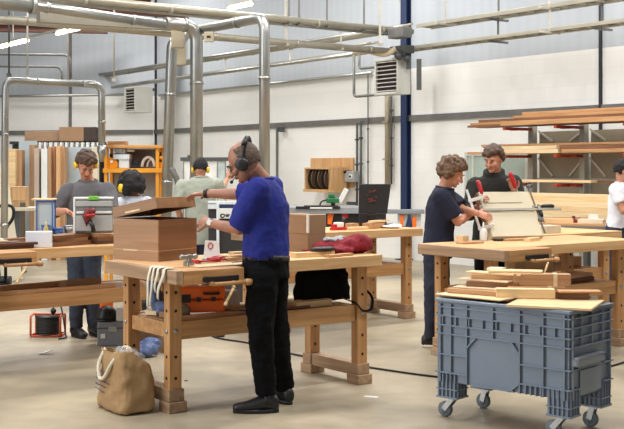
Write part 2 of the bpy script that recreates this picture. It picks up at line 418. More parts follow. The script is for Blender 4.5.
wsolo('junction_box', MB().box(at(400, 33, 17.0), (.34, .2, .16), Matrix.Rotation(RW, 3, 'Z')), RODD, 'dark square junction box on the pipe before the blue column', 'junction box', at(400, 33, 17.0), .01)
jb = thing('junction_box', 'beige junction box with dark mark beside the elbow duct', 'junction box', at(209, 37, 13.9))
MB().box((0, 0, 0), (.12, .05, .13)).build('box_body', BEIGEP, jb, .006); MB().box((0, -.027, .0), (.05, .006, .03)).build('mark', BLACK, jb)
wsolo('junction_box', MB().box(at(178, 39, 14.5), (.17, .1, .24)), BEIGEP, 'beige junction box hanging behind the elbow of the second duct', 'junction box', at(178, 39, 14.5), .008)
wsolo('junction_box', MB().box(at(180, 55, 15.0), (.16, .05, .27)), BEIGEP, 'tall beige plate hanging below the elbow ducts', 'junction box', at(180, 55, 15.0), .006)
# conduit on the wall at the seam and its fixings
mb = MB().tube([wallpt(.3, -.05, 3.29), wallpt(wx(374), -.05, 3.29)], .028, 8)
wsolo('conduit', mb, GALV, 'thin horizontal conduit on the wall left of the unit heater', 'conduit', wallpt(3, -.05, 3.29))
mb = MB().tube([lo+V((math.cos(lw), math.sin(lw), 0))*x-VV*.0+V((0, -.3, 3.32)) for x in (1.5, 8.6)], .03, 8)
wsolo('conduit', mb, GALV, 'thin horizontal conduit on the far left wall above the board store', 'conduit', cor+V((-4, -.4, 3.3)))
for (px, y0, y1, r, m, lab) in ((402, -60, 62, .03, BEIGEP, 'beige vertical conduit high beside the blue column'), (387.5, 60, 184, .05, BEIGEP, 'wide beige vertical pipe on the wall beside the blue column'),
        (391.5, 92, 184, .018, DGREY, 'thin dark vertical conduit touching the wide beige wall pipe'),
        (357, 123, 206, .022, DGREY, 'dark vertical conduit left of a pair on the wall'),
        (361, 121, 206, .022, DGREY, 'dark vertical conduit right of a pair on the wall'),
        (368, 74, 184, .012, DGREY, 'thinnest vertical conduit on the wall below the unit heater')):
    a = onw(px, y0, WD-.08); b = onw(px, y1, WD-.08); b.x, b.y = a.x, a.y
    mb = MB().tube([a, b], r, 10)
    for k in range(3):
        c = a.lerp(b, .2+.3*k); mb.box(c, (r*2.6, r*2.6, .03), Matrix.Rotation(RW, 3, 'Z'))
    wsolo('wall_conduit', mb, m, lab, 'conduit', b)
wsolo('sensor_box', MB().box(onw(281, 129.5, WD-.12), (.14, .1, .1), Matrix.Rotation(RW, 3, 'Z')), DGREY, 'small dark box on top of the slim wall post', 'sensor', onw(281, 129.5, WD-.12), .01)

# unit heaters (louvred face looks into the hall)
def heater(label, c, w, h, dpt):
    t = thing('unit_heater', label, 'heater', c, RW)
    m = mat('heater_casing', (196, 196, 188), .45, .1, .04)
    mb = MB()
    mb.bb(-w/2, w/2, -dpt/2+.02, dpt/2, -h/2, h/2)
    for a in ((-w/2, -w/2+.04, -h/2, h/2), (w/2-.04, w/2, -h/2, h/2), (-w/2, w/2, -h/2, -h/2+.04), (-w/2, w/2, h/2-.04, h/2)): mb.bb(a[0], a[1], -dpt/2-.03, -dpt/2+.02, a[2], a[3])
    mb.build('casing', m, t, .006)
    MB().bb(-w/2+.04, w/2-.04, -dpt/2+.005, -dpt/2+.018, -h/2+.04, h/2-.04).build('grille_back', mat('heater_dark', (40, 22, 20), .7), t)
    n = 8
    for i in range(n):
        z = -h/2+.06+(h-.12)*i/(n-1)
        MB().beam((-w/2+.04, -dpt/2-.015, z), (w/2-.04, -dpt/2-.015, z), .018, .008, V((0, .5, 1))).build('louvre', m, t)
    MB().bb(-w/2+.1, w/2-.1, dpt/2, dpt/2+.1, h/2-.08, h/2-.02).build('wall_bracket', DGREY, t)
    return t
hc = at(393, 77, 17.7)
ht = heater('grey unit heater with louvres bracketed beside the blue column', hc, .58, .58, .24)
def hl(x, y, z): return V((x, y, z))
mb = MB().tube(path([(-.28, .05, .2), (-.92, .05, .2), (-.92, .05, .45)], .08), .022, 8).tube(path([(-.28, .05, -.26), (-1.06, .05, -.26), (-1.06, .05, .5)], .08), .024, 8)
mb.build('supply_pipe', mat('pipe_grey', (112, 112, 106), .45, .3), ht)
hc2 = at(139, 100, 24.0)
heater('grey unit heater high on the wall behind the yellow shelf', hc2, .50, .56, .4)
# ductwork above the heater, valve cluster
mb = MB(); q = at(402, 50, 17.4)
mb.box(q, (.36, .2, .12), Matrix.Rotation(RW, 3, 'Z')).ell(q+V((-.06, -.1, -.1)), .07).ell(q+V((.07, -.1, -.14)), .06).beam(q+V((.1, 0, 0)), q+V((.1, 0, -.3)), .06, .06)
wsolo('valve_cluster', mb, DGREY, 'dark valve cluster just above the unit heater at the column', 'valve', q)
mb = MB().tube(path([at(352, 52, 17.3), at(368, 50, 17.3), at(384, 55, 17.3), at(396, 49, 17.3)], .2), .05, 10)
wsolo('insulated_pipe', mb, mat('pale_insulation', (206, 192, 164), .7), 'wavy pale insulated pipe above the unit heater', 'pipe', at(375, 52, 17.3))
mb = MB().beam(onw(419, 59, 12.4), onw(419, 90, 12.4), .08, .05); wsolo('wall_bracket', mb, RODD, 'grey vertical strut right of the blue column', 'bracket', onw(419, 90, 12.4))

# fluorescent tube lights at the top left
TUBE = mat('lit_tube', (255, 238, 206), .4, 0, 0, emit=9)
def tubelight(label, c, L, drop=None):
    t = thing('tube_light', label, 'ceiling light', c, RW)
    MB().bb(-L/2, L/2, -.03, .03, .025, .055).build('housing', TRAYM, t, .008)
    MB().tube([(-L/2+.02, 0, -.02), (L/2-.02, 0, -.02)], .034, 10).build('tube', TUBE, t)
    MB().bb(-.01, .01, -.01, .01, .10, 2.2).build('hanger_rod', ROD, t)
p0 = at(0, 46, 22)
def along(p, px):
    k = (px-CX)/F; d = -UU; return p+d*((k*p.y-p.x)/(d.x-k*d.y))
ta, tb = along(p0, 13), along(p0, 73.5)
tubelight('lit fluorescent tube light at the far left edge', ta, (along(p0, 27)-along(p0, -2)).length)
tubelight('lit fluorescent tube light between the silver duct and left wall', tb, (along(p0, 91)-along(p0, 56)).length)
a, b = along(p0, 27), along(p0, 57)
wsolo('light_rail', MB().beam(a+ZZ*.04, b+ZZ*.04, .05, .03), TRAYM, 'grey mounting rail joining the two left tube lights', 'rail', a)
a, b = along(p0, 92), along(p0, 108)
wsolo('light_rail', MB().beam(a+ZZ*.04, b+ZZ*.04, .05, .03), TRAYM, 'short grey mounting rail right of the tube lights', 'rail', a)
tubelight('lit fluorescent tube light at the top above the second duct', at(240, 5, 19), .75)
# thin drop rods at the left
for (px, y0, y1, d, m, lab) in ((9, 30, 75, 13.9, DGREY, 'dark drop rod at the far left above the side duct'), (27.5, 40, 79, 14.3, ROD, 'white drop rod holding the side duct, left of two'),
                              (68, 28, 84, 14.6, ROD, 'white drop rod holding the side duct, right of two'), (114, 20, 80, 15.2, ROD, 'white drop rod with small hook near the hanging nozzle')):
    a = at(px, y0-60, d); b = at(px, y1, d)
    wsolo('drop_rod', MB().tube([a, b], .012, 6).box(b, (.05, .05, .04)), m, lab, 'rod', b)
for (y, lab) in ((54, 'upper'), (66, 'lower')):
    a = at(-20, y, 18); b = at(70 if y == 54 else 62, y+1, 18.3)
    wsolo('conduit', MB().tube(path([a, b, b-ZZ*.3], .12), .02, 8), RODD, '%s thin grey pipe crossing the far left wall' % lab, 'pipe', a)
# =====================================================  WORKBENCHES
OB = V((-.912, 7.21, 0)); OA = V((-2.914, 8.295, 0)); OC = V((-.297, 10.69, 0)); OD = V((1.452, 8.917, 0)); OE = V((2.12, 10.54, 0))
BT = .955
def bench(name, label, o, L=1.62, vis=.33, near_vise=True, ov=0):
    t = thing(name, label, 'workbench', o, RB, 'beech workbenches')
    D = .58
    MB().bb(-.13-ov, L+.10, -.15, D+.05, BT-.08, BT).build('bench_top', TOPW, t, .004)
    MB().bb(-.18-ov, -.13-ov, -.15 if not near_vise else -.36, D+.05, BT-.088, BT-.001).build('end_board', GREYW, t, .005)
    if near_vise:
        MB().bb(-.129-ov, vis, -.29, -.151, BT-.094, BT-.002).build('vise_block', BEECH, t, .004)
        MB().bb(-.129-ov, -.06, -.36, -.291, BT-.096, BT-.003).bb(-.06, vis-.004, -.355, -.291, BT-.096, BT-.003).build('vise_jaw', BEECH, t, .005)
        x = vis-.20
        MB().bb(x-.10, x+.15, -.366, -.356, BT-.085, BT-.05).tube([(x-.1, -.38, BT-.065), (x-.1, -.355, BT-.065)], .02, 10).build('vise_plate', BLACK, t, .004)
        MB().tube([(x-.06, -.40, BT-.095), (x+.17, -.40, BT-.095)], .013, 12).tube([(x+.17, -.40, BT-.095), (x+.19, -.40, BT-.095), (x+.22, -.40, BT-.095)], [.014, .023, .02], 12).tube([(x-.06, -.40, BT-.095), (x-.06, -.35, BT-.095)], .014).tube([(x+.1, -.40, BT-.095), (x+.1, -.35, BT-.095)], .014).build('vise_roller', BEECH, t)
        MB().tube([(x+.08, -.41, BT-.12), (x+.01, -.425, BT-.22)], .009, 10).ell((x+.01, -.425, BT-.22), .013).ell((x+.08, -.41, BT-.12), .013).build('vise_handle', PALE, t)
    for x in (0, L):
        for y in (0, D):
            lg = MB().bb(x-.046, x+.046, y-.038, y+.038, .05, BT-.081).build('leg', BEECHZ, t, .004)
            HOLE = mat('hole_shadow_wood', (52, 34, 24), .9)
            for z in (.22, .36, .52, .66, .78):
                MB().tube([(x, y-.040, z), (x, y-.02, z)], .011, 10, smooth=False).build('peg_hole', HOLE, lg)
                if x == 0: MB().tube([(x-.048, y, z), (x-.03, y, z)], .011, 10, smooth=False).build('peg_hole', HOLE, lg)
            MB().ell((x, y-.040, .527), (.017, .008, .017)).build('bolt', STEEL, lg)
            if x == 0: MB().ell((x-.048, y, .527), (.008, .017, .017)).build('bolt', STEEL, lg)
        fm = MB().bb(x-.045, x+.045, -.03, D+.03, .06, .15)
        for y in (0, D):
            fm.bb(x-.068, x+.068, y-.072, y+.066, 0, .07); fm.bb(x-.058, x+.058, y-.052, y+.052, .07, .15)
        fm.build('foot_rail', GREYW, t, .006)
        MB().bb(x-.02, x+.02, .046, D-.046, .478, .575).build('end_stretcher', BEECH, t, .003)
    for y in (0, D): MB().bb(.053, L-.053, y-.018, y+.018, .465, .585).build('long_stretcher', BEECH, t, .003)
    MB().bb(.02, L-.02, .02, D-.02, .565, .58).build('shelf_panel', TAN, t)
    return t
bench('workbench', 'beech workbench carrying the oak box, in front of the man in blue', OB, 1.575)
bench('workbench', 'beech workbench cut by the left edge with the man in grey behind', OA, 2.07, .74)
bench('workbench', 'beech workbench behind the red jacket, papers and offcuts on top', OC, near_vise=False)
bench('workbench', 'beech workbench under the cream cabinet front at the right', OD, ov=.05)
bench('workbench', 'shorter beech workbench between the right bench and the lumber rack', OE, 1.05, near_vise=False)
SH = .585

# =====================================================  OAK BOX ON THE BENCH
bn = V((-1.046, 7.47, BT)); xa = V((.57, .82, 0)).normalized(); ya = V((-.82, .57, 0)).normalized()
bw, bd = .40, .42
rz = math.atan2(xa.y, xa.x)
bx = thing('wooden_box', 'large oak veneer box with raised lid on the bench', 'box', bn, rz)
H1 = .285
# local: x along right face, y along left face
MB().bb(0, .012, 0, bd, 0, H1).bb(bw-.012, bw, 0, bd, 0, H1).bb(.012, bw-.012, .012, bd, 0, .012).bb(.012, bw-.012, bd-.012, bd, .012, H1).build('box_wall', BOXW, bx)
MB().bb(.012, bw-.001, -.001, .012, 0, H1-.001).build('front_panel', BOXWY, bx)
MB().bb(-.0015, bw+.001, -.0015, bd+.001, .0715, .0735).build('inlay_line', CREAM, bx)
MB().bb(-.003, 0, .19, .32, .066, .076).build('spline_key', CREAM, bx)
lid = MB().bb(0, bw, 0, .012, 0, .075).bb(0, .012, .012, bd, 0, .075).bb(bw-.012, bw, .012, bd, 0, .075).bb(.012, bw-.012, bd-.012, bd, 0, .075).bb(.012, bw-.012, .012, bd-.012, .066, .075)
lid.v = [V((p.x, p.y-bd, p.z)) for p in lid.v]
lo_ = lid.build('lid', BOXW, bx, .002); lo_.location = (0, bd, H1+.003); lo_.rotation_euler = (math.radians(-10.5), 0, 0)
MB().bb(-.003, 0, .16-bd, .30-bd, .012, .024).build('spline_key', CREAM, lo_)

# =====================================================  CLOTH HELPERS
def cloth_lump(name, lumps, m, label, cat, base, voxel=.012, disp=.03, ds=.08, it=3):
    mb = MB()
    for c, r in lumps: mb.ell(c, r)
    me = remesh(mb, voxel, it, .5, disp, ds); me.transform(Matrix.Translation(-V(base)))
    o = meshobj(name, me, m); o.location = base; return tag(o, label, cat)
JRED = mat('red_cloth', (126, 14, 32), .85, 0, .18, 9, .3, 30); BAGBLK = mat('black_cloth', (8, 8, 10), .85, 0, .2, 9, .3, 20, spec=.15)
# red jacket on the right end of the bench
j = uv(OB, 1.53, .12, BT)
cloth_lump('jacket', [(j+VV*-.12+UU*.06+ZZ*.05, (.11, .10, .05)), (j+VV*.02+ZZ*.06, (.13, .12, .065)), (j+VV*.12-UU*.03+ZZ*.07, (.10, .10, .075)), (j+VV*.17+ZZ*.05, (.08, .1, .055)), (j-VV*.25+UU*.06+ZZ*.022, (.09, .05, .022)), (j-VV*.1-UU*.06+ZZ*.03, (.12, .07, .032))],
           JRED, 'crumpled dark red jacket on the right end of the middle bench', 'jacket', j, disp=.04, ds=.06)
gp = uv(OB, 1.47, .16, BT+.09)
cloth_lump('cloth', [(gp, (.09, .05, .03)), (gp+VV*.06+ZZ*.02, (.05, .04, .022)), (gp-VV*.06+ZZ*.015, (.05, .04, .02))], mat('grey_cloth', (158, 158, 162), .8), 'crumpled grey cloth lying on the red jacket', 'cloth', gp, voxel=.008, disp=.03, ds=.04)
# cardboard carton
cb = V((-.032, 8.25, BT))
ct = thing('carton', 'brown cardboard carton standing behind the man in blue', 'box', cb, RB)
MB().bb(0, .17, 0, .34, 0, .285).build('carton_body', CARD, ct, .004)
MB().bb(-.004, .012, -.004, .01, .15, .287).build('tape', PAPER, ct)
MB().bb(-.002, .172, .0, .34, .139, .141).build('seam', mat('carton_seam', (112, 82, 58), .8), ct)
# black flat tool and boards beside the carton
o_ = uv(OB, 1.22, .08, BT); 
board('board', 'pale board lying flat on the bench behind the belt of the man in blue', uv(OB, 1.16, .02, BT), (.34, .07, .035), RB-.05, PALE)
board('board', 'narrow grey-edged board in front of the carton on the middle bench', uv(OB, 1.32, -.08, BT), (.26, .05, .018), RB+.15, TAN)
mb = MB().loft([(V((0, 0, 0)), V((.10, 0, 0)), V((0, .055, 0))), (V((0, 0, .02)), V((.105, 0, 0)), V((0, .06, 0))), (V((0, 0, .03)), V((.08, 0, 0)), V((0, .045, 0)))], 20)
solo('sanding_block', mb, BLACK, 'black oval sanding block in front of the cardboard carton', 'tool', uv(OB, 1.25, .02, BT+.036), RB)
# clamp lying by the box
def fclamp(label, c, d, L, bar=STEEL, handle=RED, jaw=.09, up=ZZ, group=None, hpos=1, bw=.022):
    d = V(d).normalized(); s = up.cross(d).normalized(); t = thing('bar_clamp', label, 'clamp', c, group=group); c = V(c)
    MB().beam((0, 0, 0), d*L, bw, .010, up).build('bar', bar, t)
    MB().beam(-d*.01, d*.015, .03, .02, up).beam((0, 0, 0), s*jaw, .028, .022, up).ell(s*jaw, .017).build('fixed_jaw', bar, t)
    q = d*L*.72
    MB().beam(q-d*.014, q+d*.014, .034, .026, up).beam(q, q+s*jaw, .028, .024, up).build('sliding_jaw', bar, t)
    MB().tube([q+s*jaw-d*.06, q+s*jaw+d*.03], .007, 8).build('spindle', STEEL, t)
    MB().tube([q+s*jaw+d*.03*hpos, q+s*jaw+d*.05*hpos, q+s*jaw+d*.14*hpos, q+s*jaw+d*.16*hpos], [.012, .019, .021, .014], 10).build('handle', handle, t)
    return t
fclamp('red handled bar clamp lying on bench between box and white card', uv(OB, .20, .02, BT+.012), VV*.9+UU*.2, .26, RED, RED)
cl = thing('holdfast', 'silver clamp head at the bench edge beside the oak box', 'clamp', uv(OB, .06, -.10, BT), RB)
MB().bb(-.025, .025, -.03, .03, 0, .03).bb(-.012, .012, -.02, .02, .03, .075).tube([(-.05, 0, .06), (.05, 0, .06)], .012).ell((-.05, 0, .06), .018).ell((.05, 0, .06), .018).build('body', STEEL, cl, .004)
# white tent card with red ring
tc_ = thing('sign_card', 'white folded card with red ring on the bench', 'sign', uv(OB, .42, .20, BT), RB-.7)
MB().prism([(-.005, 0), (.055, 0), (.048, .13), (.0, .135)], .003, Matrix(((2.0, 0, 0, -.05), (0, .25, 1, 0), (0, 1, 0, 0), (0, 0, 0, 1)))).build('card', PAPER, tc_)
rg = MB(); P = [V((-.012+.016*math.cos(a), .0, .098+.020*math.sin(a))) for a in [2*PI*k/20 for k in range(21)]]
P = [V((p.x, p.z*.25-.004, p.z)) for p in P]
rg.tube(P, .0032, 6, cap=False).build('red_ring', mat('red_print', (196, 50, 50), .6), tc_)
# strips piled on the bench beside the man
for i, (v, u, L, w, h, z, a, m, lab) in enumerate((
        (.62, .02, .34, .05, .022, 0, -.5, PALE, 'pale offcut at the front of the strip pile by the vise'),
        (.66, .12, .36, .06, .03, 0, -.25, TAN, 'tan offcut under the strip pile on the middle bench'),
        (.60, .07, .30, .035, .012, .03, .25, PALE, 'thin pale strip crossing the pile of offcuts by the blue shirt'),
        (.70, .14, .34, .05, .025, .03, .05, PALE, 'top pale block of the strip pile by the blue shirt'),
        (.50, -.02, .20, .012, .006, 0, .6, TAN, 'thinnest curled strip on the bench edge near the vise'),
        (.56, -.02, .26, .014, .006, .0, .3, BROWN, 'thin brown strip on the bench edge near the vise'))):
    board('wood_strip', lab, uv(OB, v, u, BT+z), (L, w, h), RB+a, m, 'wood strip', 'offcuts on the middle bench')
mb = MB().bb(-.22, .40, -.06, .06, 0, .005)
solo('bright_top_strip', mb, CREAM, 'added pale strip showing the light on the middle bench front', 'bright strip', uv(OB, .27, -.18, BT), RB)  # no real strip: cream colour paints the bright light on the bench top
# pale straps hanging over the end board
st = thing('apron_strings', 'bundle of four cream cloth strings hanging off bench end', 'apron strings', uv(OB, -.185, .0, BT))
CST = mat('cream_cloth', (222, 214, 196), .8)
for i, (u, L, sw) in enumerate(((-.05, .25, .03), (-.10, .24, .04), (-.155, .15, .03), (-.225, .19, .07))):
    n = 9; pts = []
    for k in range(n+1):
        s = k/n
        pts.append(-VV*(.004+.02*math.sin(s*3))+UU*(u+sw*s*s*1.2+.008*math.sin(s*7+i))+ZZ*(-L*s))
    pts = [VV*.06+UU*u+ZZ*.004]+[VV*.01+UU*u+ZZ*.006]+pts
    MB().tube(pts, .015, 8, flat=.35).build('string', CST, st)
BLUEC = mat('blue_denim', (92, 106, 142), .85, 0, .2, 10, .3, 24)
q = uv(OB, .10, .40, SH+.005)
cloth_lump('jacket', [(q+ZZ*.09, (.05, .07, .09)), (q+ZZ*.2+UU*.02, (.04, .05, .1)), (q-UU*.12+ZZ*.05, (.07, .08, .05)), (q+UU*.06+ZZ*.14, (.04, .04, .1))], BLUEC, 'blue denim jacket bundled on shelf behind the cream strings', 'jacket', q, disp=.05)
q = uv(OB, .16, .20, SH+.005)
cloth_lump('cloth', [(q+ZZ*.04, (.09, .08, .045)), (q+ZZ*.08+UU*.03, (.05, .05, .04))], mat('sage_cloth', (150, 152, 138), .85, 0, .2, 9), 'grey green rag on the shelf beside the denim jacket', 'cloth', q, disp=.03)
q = V((-1.40, 9.28, 0))
cloth_lump('plastic_bag', [(q+ZZ*.07, (.11, .1, .07)), (q+ZZ*.1+VV*.05, (.08, .07, .06)), (q+ZZ*.05-VV*.08, (.08, .07, .05))], mat('blue_film', (92, 112, 158), .35, 0, .25, 12), 'crumpled blue plastic bag on the floor under the bench', 'bag', q, disp=.06, ds=.05)
# shelf load
k = thing('tool_case', 'bright orange tool case on the shelf below the vise', 'case', uv(OB, .325, .20, SH+.022), RB-.42)
MB().bb(-.17, .17, -.06, .06, 0, .085).bb(-.17, .17, -.06, .06, .09, .175).build('case_shell', ORANGE, k, .012)
MB().bb(-.14, -.07, -.066, -.058, .07, .125).build('label_plate', BLACK, k)
MB().tube(path([(.02, -.06, .13), (.02, -.09, .13), (.12, -.09, .13), (.12, -.06, .13)], .03), .009, 8).build('handle', BLACK, k)
for x in (.085, -.015): MB().bb(x-.015, x+.015, -.068, -.055, .075, .105).build('latch', BLACK, k)
solo('small_box', MB().bb(-.07, .07, -.05, .05, 0, .13), WHITE, 'plain white box right of the orange tool case', 'box', uv(OB, .66, .36, SH), RB-.2, .006)
shelf = [(.34, .06, .62, .09, .02, TAN, 'tan shelf board lying in front of the orange case', 0), (.86, .10, .60, .12, .02, BROWN, 'brown board on the middle bench shelf below the white box', .03),
         (.95, .30, .62, .10, .03, PALE, 'pale board at the back of the middle bench shelf', -.04), (1.2, .12, .34, .13, .045, PALE, 'short pale block on the shelf left of the black bag', .05),
         (.18, .44, .30, .10, .03, CREAM, 'cream board on shelf left of the orange case', .4), (.15, .24, .22, .07, .04, CARD, 'pinkish block on the shelf end behind the front leg', .2)]
for v, u, L, w, h, m, lab, a in shelf: board('board', lab, uv(OB, v, u, SH), (L, w, h), RB+a, m, 'board', 'boards on the middle bench shelf')
k = thing('paint_pot', 'white pot with red rim on the shelf by the black bag', 'pot', uv(OB, 1.15, .40, SH))
MB().lathe([(.036, 0), (.05, .1)], n=18).build('pot', WHITE, k); MB().lathe([(.051, .085), (.054, .088), (.054, .105), (.046, .107)], n=18).build('rim', RED, k)
# black bag at the right end of the shelf
q = uv(OB, 1.36, .20, SH+.022)
bg = thing('tote_bag', 'black cloth bag hanging under the right end of bench', 'bag', q, RB)
mb = MB().bb(-.20, .24, -.07, .07, .0, .10).bb(-.19, .235, -.06, .06, .05, .20).bb(-.18, .22, -.04, .04, .15, .272)
me = remesh(mb, .012, 3, .5, .02, .06); meshobj('bag_body', me, BAGBLK, bg).location = (0, 0, 0)
MB().tube(path([(.14, -.08, .02), (.16, -.245, -.01), (.20, -.255, -.07), (.29, -.255, -.07), (.31, -.25, .03), (.25, -.07, .16)], .05), .010, 8, flat=.4).build('strap', BAGBLK, bg)

# =====================================================  CANVAS BAG ON THE FLOOR
q = V((-1.228, 7.27, 0))
cv = thing('canvas_bag', 'tan canvas tote bag on the floor by the bench end', 'bag', q, RB)
CANV = mat('canvas', (162, 130, 90), .85, 0, .1, 9, .35, 22)
def rr(a, b, z, cx=0, cy=0, n=36, e=.42):
    out = []
    for k in range(n):
        t = 2*PI*k/n; c, s = math.cos(t), math.sin(t)
        out.append(V((cx+a*math.copysign(abs(c)**e, c), cy+b*math.copysign(abs(s)**e, s), z)))
    return out
def ringloft(mb, rings, cap0=True, cap1=True):
    n = len(rings[0]); vs = [p for r in rings for p in r]
    fs = [(i*n+k, i*n+(k+1) % n, (i+1)*n+(k+1) % n, (i+1)*n+k) for i in range(len(rings)-1) for k in range(n)]
    if cap0: fs.append(tuple(reversed(range(n))))
    if cap1: fs.append(tuple((len(rings)-1)*n+k for k in range(n)))
    mb.add(vs, fs, True); return mb
rings = []
for z, a, b, cx, cy in ((.0, .125, .20, 0, 0), (.03, .135, .212, 0, 0), (.09, .132, .205, .0, 0), (.16, .128, .195, .0, 0), (.22, .128, .185, .0, -.005), (.28, .122, .172, -.005, -.005), (.335, .10, .16, -.02, .005), (.375, .065, .148, -.045, .03), (.395, .05, .140, -.055, .04)):
    rings.append(rr(a, b, z, cx, cy))
rings += [rr(.04, .13, .38, -.055, .04), rr(.045, .13, .31, -.05, .03)]
mb = ringloft(MB(), rings)
o = mb.build('bag_body', CANV, cv)
sb = o.modifiers.new('s', 'SUBSURF'); sb.levels = 1; sb.render_levels = 2
tx = bpy.data.textures.new('bagfold', 'CLOUDS'); tx.noise_scale = .10
dm = o.modifiers.new('d', 'DISPLACE'); dm.texture = tx; dm.strength = .045; dm.mid_level = .5; dm.texture_coords = 'GLOBAL'
ROPE = mat('cream_rope', (218, 208, 186), .8, 0, .08, 30)
MB().tube(path([(-.085, .125, .395), (-.145, .125, .30), (-.152, .085, .20), (-.150, .01, .225), (-.142, -.05, .31), (-.09, -.075, .385)], .06), .012, 10).build('rope_handle', ROPE, cv)
MB().tube(path([(-.0, .06, .36), (.0, .05, .405), (.02, -.02, .41), (.03, -.05, .34)], .05), .010, 10).build('rope_handle', ROPE, cv)
cp = MB()
for c, r in (((.02, .0, .36), (.06, .08, .045)), ((.04, -.07, .345), (.05, .06, .04)), ((-.01, .06, .37), (.04, .05, .035))): cp.ell(c, r)
meshobj('plastic_wrap', remesh(cp, .01, 3, .5, .03, .04), CLEAR, cv)
random.seed(5)
for r_, (z, y1, y0) in enumerate(((.255, .15, .0), (.222, .17, .03), (.19, .175, -.02), (.155, .18, .04), (.12, .185, -.06))):
    y = y1; P = []
    while y > y0:
        w_ = random.uniform(.004, .012); zz = z+(y-.1)*.10+random.uniform(-.007, .007)
        P.append(V((-.128-.006*math.sin(z*9), y, zz))); y -= w_
    MB().tube(P, .003, 5).build('handwriting', mat('faded_ink', (96, 84, 104), .8), cv)

# =====================================================  FLOOR LITTER AND CABLES
CABB = mat('black_cable', (34, 32, 30), .6)
z = .009
pts = [onz(212, 336, z), onz(222, 339, z), onz(248, 342.5, z), onz(300, 356, z), onz(360, 366, z), onz(435, 377, z), onz(520, 384, z), onz(604, 369, z), onz(660, 350, z)]
wsolo('floor_cable', MB().tube(path(pts, .5), .008, 8), CABB, 'thin dark cable running across the floor under the benches', 'cable', pts[3])
solo('cable_plug', MB().loft([(V((-.06, 0, .018)), V((0, .012, 0)), V((0, 0, .012))), (V((-.02, 0, .02)), V((0, .022, 0)), V((0, 0, .02))), (V((.05, 0, .02)), V((0, .024, 0)), V((0, 0, .019)))], 12), DGREY, 'grey plug end of the floor cable under the middle bench', 'plug', onz(219, 337, 0), .3)
solo('paper_scrap', MB().bb(-.05, .05, -.022, .022, 0, .003), PAPER, 'small white paper scrap on bare floor in front of the bench', 'paper', onz(371, 397, 0), -.4)
mb = MB(); n = 8
vs = [V((-.06+.12*i/n, (-.03 if j_ else .03)*(1-.3*abs(i/n-.5)), .006+.03*(i/n)**2)) for i in range(n+1) for j_ in (0, 1)]
vs += [v+V((0, 0, .004)) for v in vs]
N = 2*(n+1); fs = []
for i in range(n):
    a = 2*i; fs += [(a, a+1, a+3, a+2), (N+a, N+a+2, N+a+3, N+a+1), (a, a+2, N+a+2, N+a), (a+1, N+a+1, N+a+3, a+3)]
fs += [(0, N, N+1, 1), (2*n, 2*n+1, N+2*n+1, N+2*n)]
mb.add(vs, fs, True); solo('wood_shaving', mb, PAPER, 'curled white scrap on the floor in front of the cable reel', 'scrap', onz(46, 354, 0), .3)
solo('wood_chip', MB().bb(-.012, .012, -.008, .008, 0, .006), BROWN, 'tiny brown chip on the floor between bench leg and shoe', 'chip', onz(186, 381, 0), .5)
# =====================================================  LEFT BENCH LOAD
q = uv(OA, .60, .10, BT)
for i, (v, u, L, w, h, z, a, m, lab) in enumerate((
        (.38, .02, .9, .16, .03, 0, -.04, DARKW, 'dark walnut board at the bottom of the left edge stack'),
        (.36, .04, .8, .13, .025, .03, .03, DARKW, 'dark walnut board second in the left edge stack'),
        (.48, -.06, .75, .05, .02, .03, -.02, DARKW, 'narrow dark strip at the front of the left edge stack'),
        (.34, .05, .62, .11, .012, .055, .08, CREAM, 'cream board lying on top of the dark left stack'),
        (.32, .10, .62, .06, .012, .067, -.03, WHITE, 'white slat on top of the left edge stack'),
        (.82, .48, 1.3, .10, .05, 0, 0, BROWN, 'long dark brown board along the back of the left bench'),
        (1.16, .10, .42, .20, .035, 0, .3, BROWN, 'bottom brown plank of the pile under the grey case'),
        (1.15, .12, .40, .18, .03, .035, .24, TAN, 'second plank of the pile under the grey case'),
        (1.17, .11, .42, .19, .025, .065, .35, BROWN, 'top brown plank of the pile under the grey case'),
        (1.55, .12, .30, .20, .03, 0, .1, DARKW, 'bottom dark plank of the pile beside the oak box'),
        (1.54, .13, .28, .18, .03, .03, .2, BROWN, 'middle brown plank of the pile beside the oak box'),
        (1.55, .12, .29, .17, .02, .06, .02, TAN, 'upper tan plank of the pile beside the oak box'))):
    board('plank', lab, uv(OA, v, u, BT+z), (L, w, h), RB+a, m, 'plank', 'planks on the left bench')
wb = thing('storage_box', 'white rectangular box on the left bench in front of planks', 'box', onz(52, 247.5, BT), .22)
MB().bb(-.205, .0, .0, .10, 0, .128).build('box_body', mat('box_white', (222, 226, 234), .5, 0, .02), wb, .005)
MB().bb(.0005, .003, .004, .096, .004, .122).build('end_panel', OFFW, wb)
# containers behind the white box
for (px, py, r, h, m, lab) in ((45.5, 238, .034, .10, BLUEP, 'blue tub behind the white box on the left bench'), (58, 237, .05, .07, BLUEP, 'low wide blue tub on the left bench by the man in grey'),
                               (69, 238, .045, .09, STEEL, 'silver tin left of the grey case on the left bench')):
    k_ = (px-CX)/F; o_ = uv(OA, 0, .5); p = o_+VV*((k_*o_.y-o_.x)/(VV.x-k_*VV.y)); p.z = BT+.051
    k = thing('tub', lab, 'container', p)
    MB().lathe([(r*.85, 0), (r, h), (r*.9, h), (r*.75, .01)], n=16).build('tub', m, k); MB().lathe([(r*1.04, h-.012), (r*1.08, h-.01), (r*1.08, h), (r*.92, h+.001)], n=16).build('rim', m, k)
o_ = uv(OA, 0, .40); k_ = (46-CX)/F; p = o_+VV*((k_*o_.y-o_.x)/(VV.x-k_*VV.y)); p.z = BT+.001
solo('glue_bottle', MB().lathe([(.022, 0), (.022, .12), (.008, .155), (.005, .19)], n=12), mat('straw_plastic', (196, 176, 90), .5), 'straw coloured bottle behind the white box on the left bench', 'bottle', p)
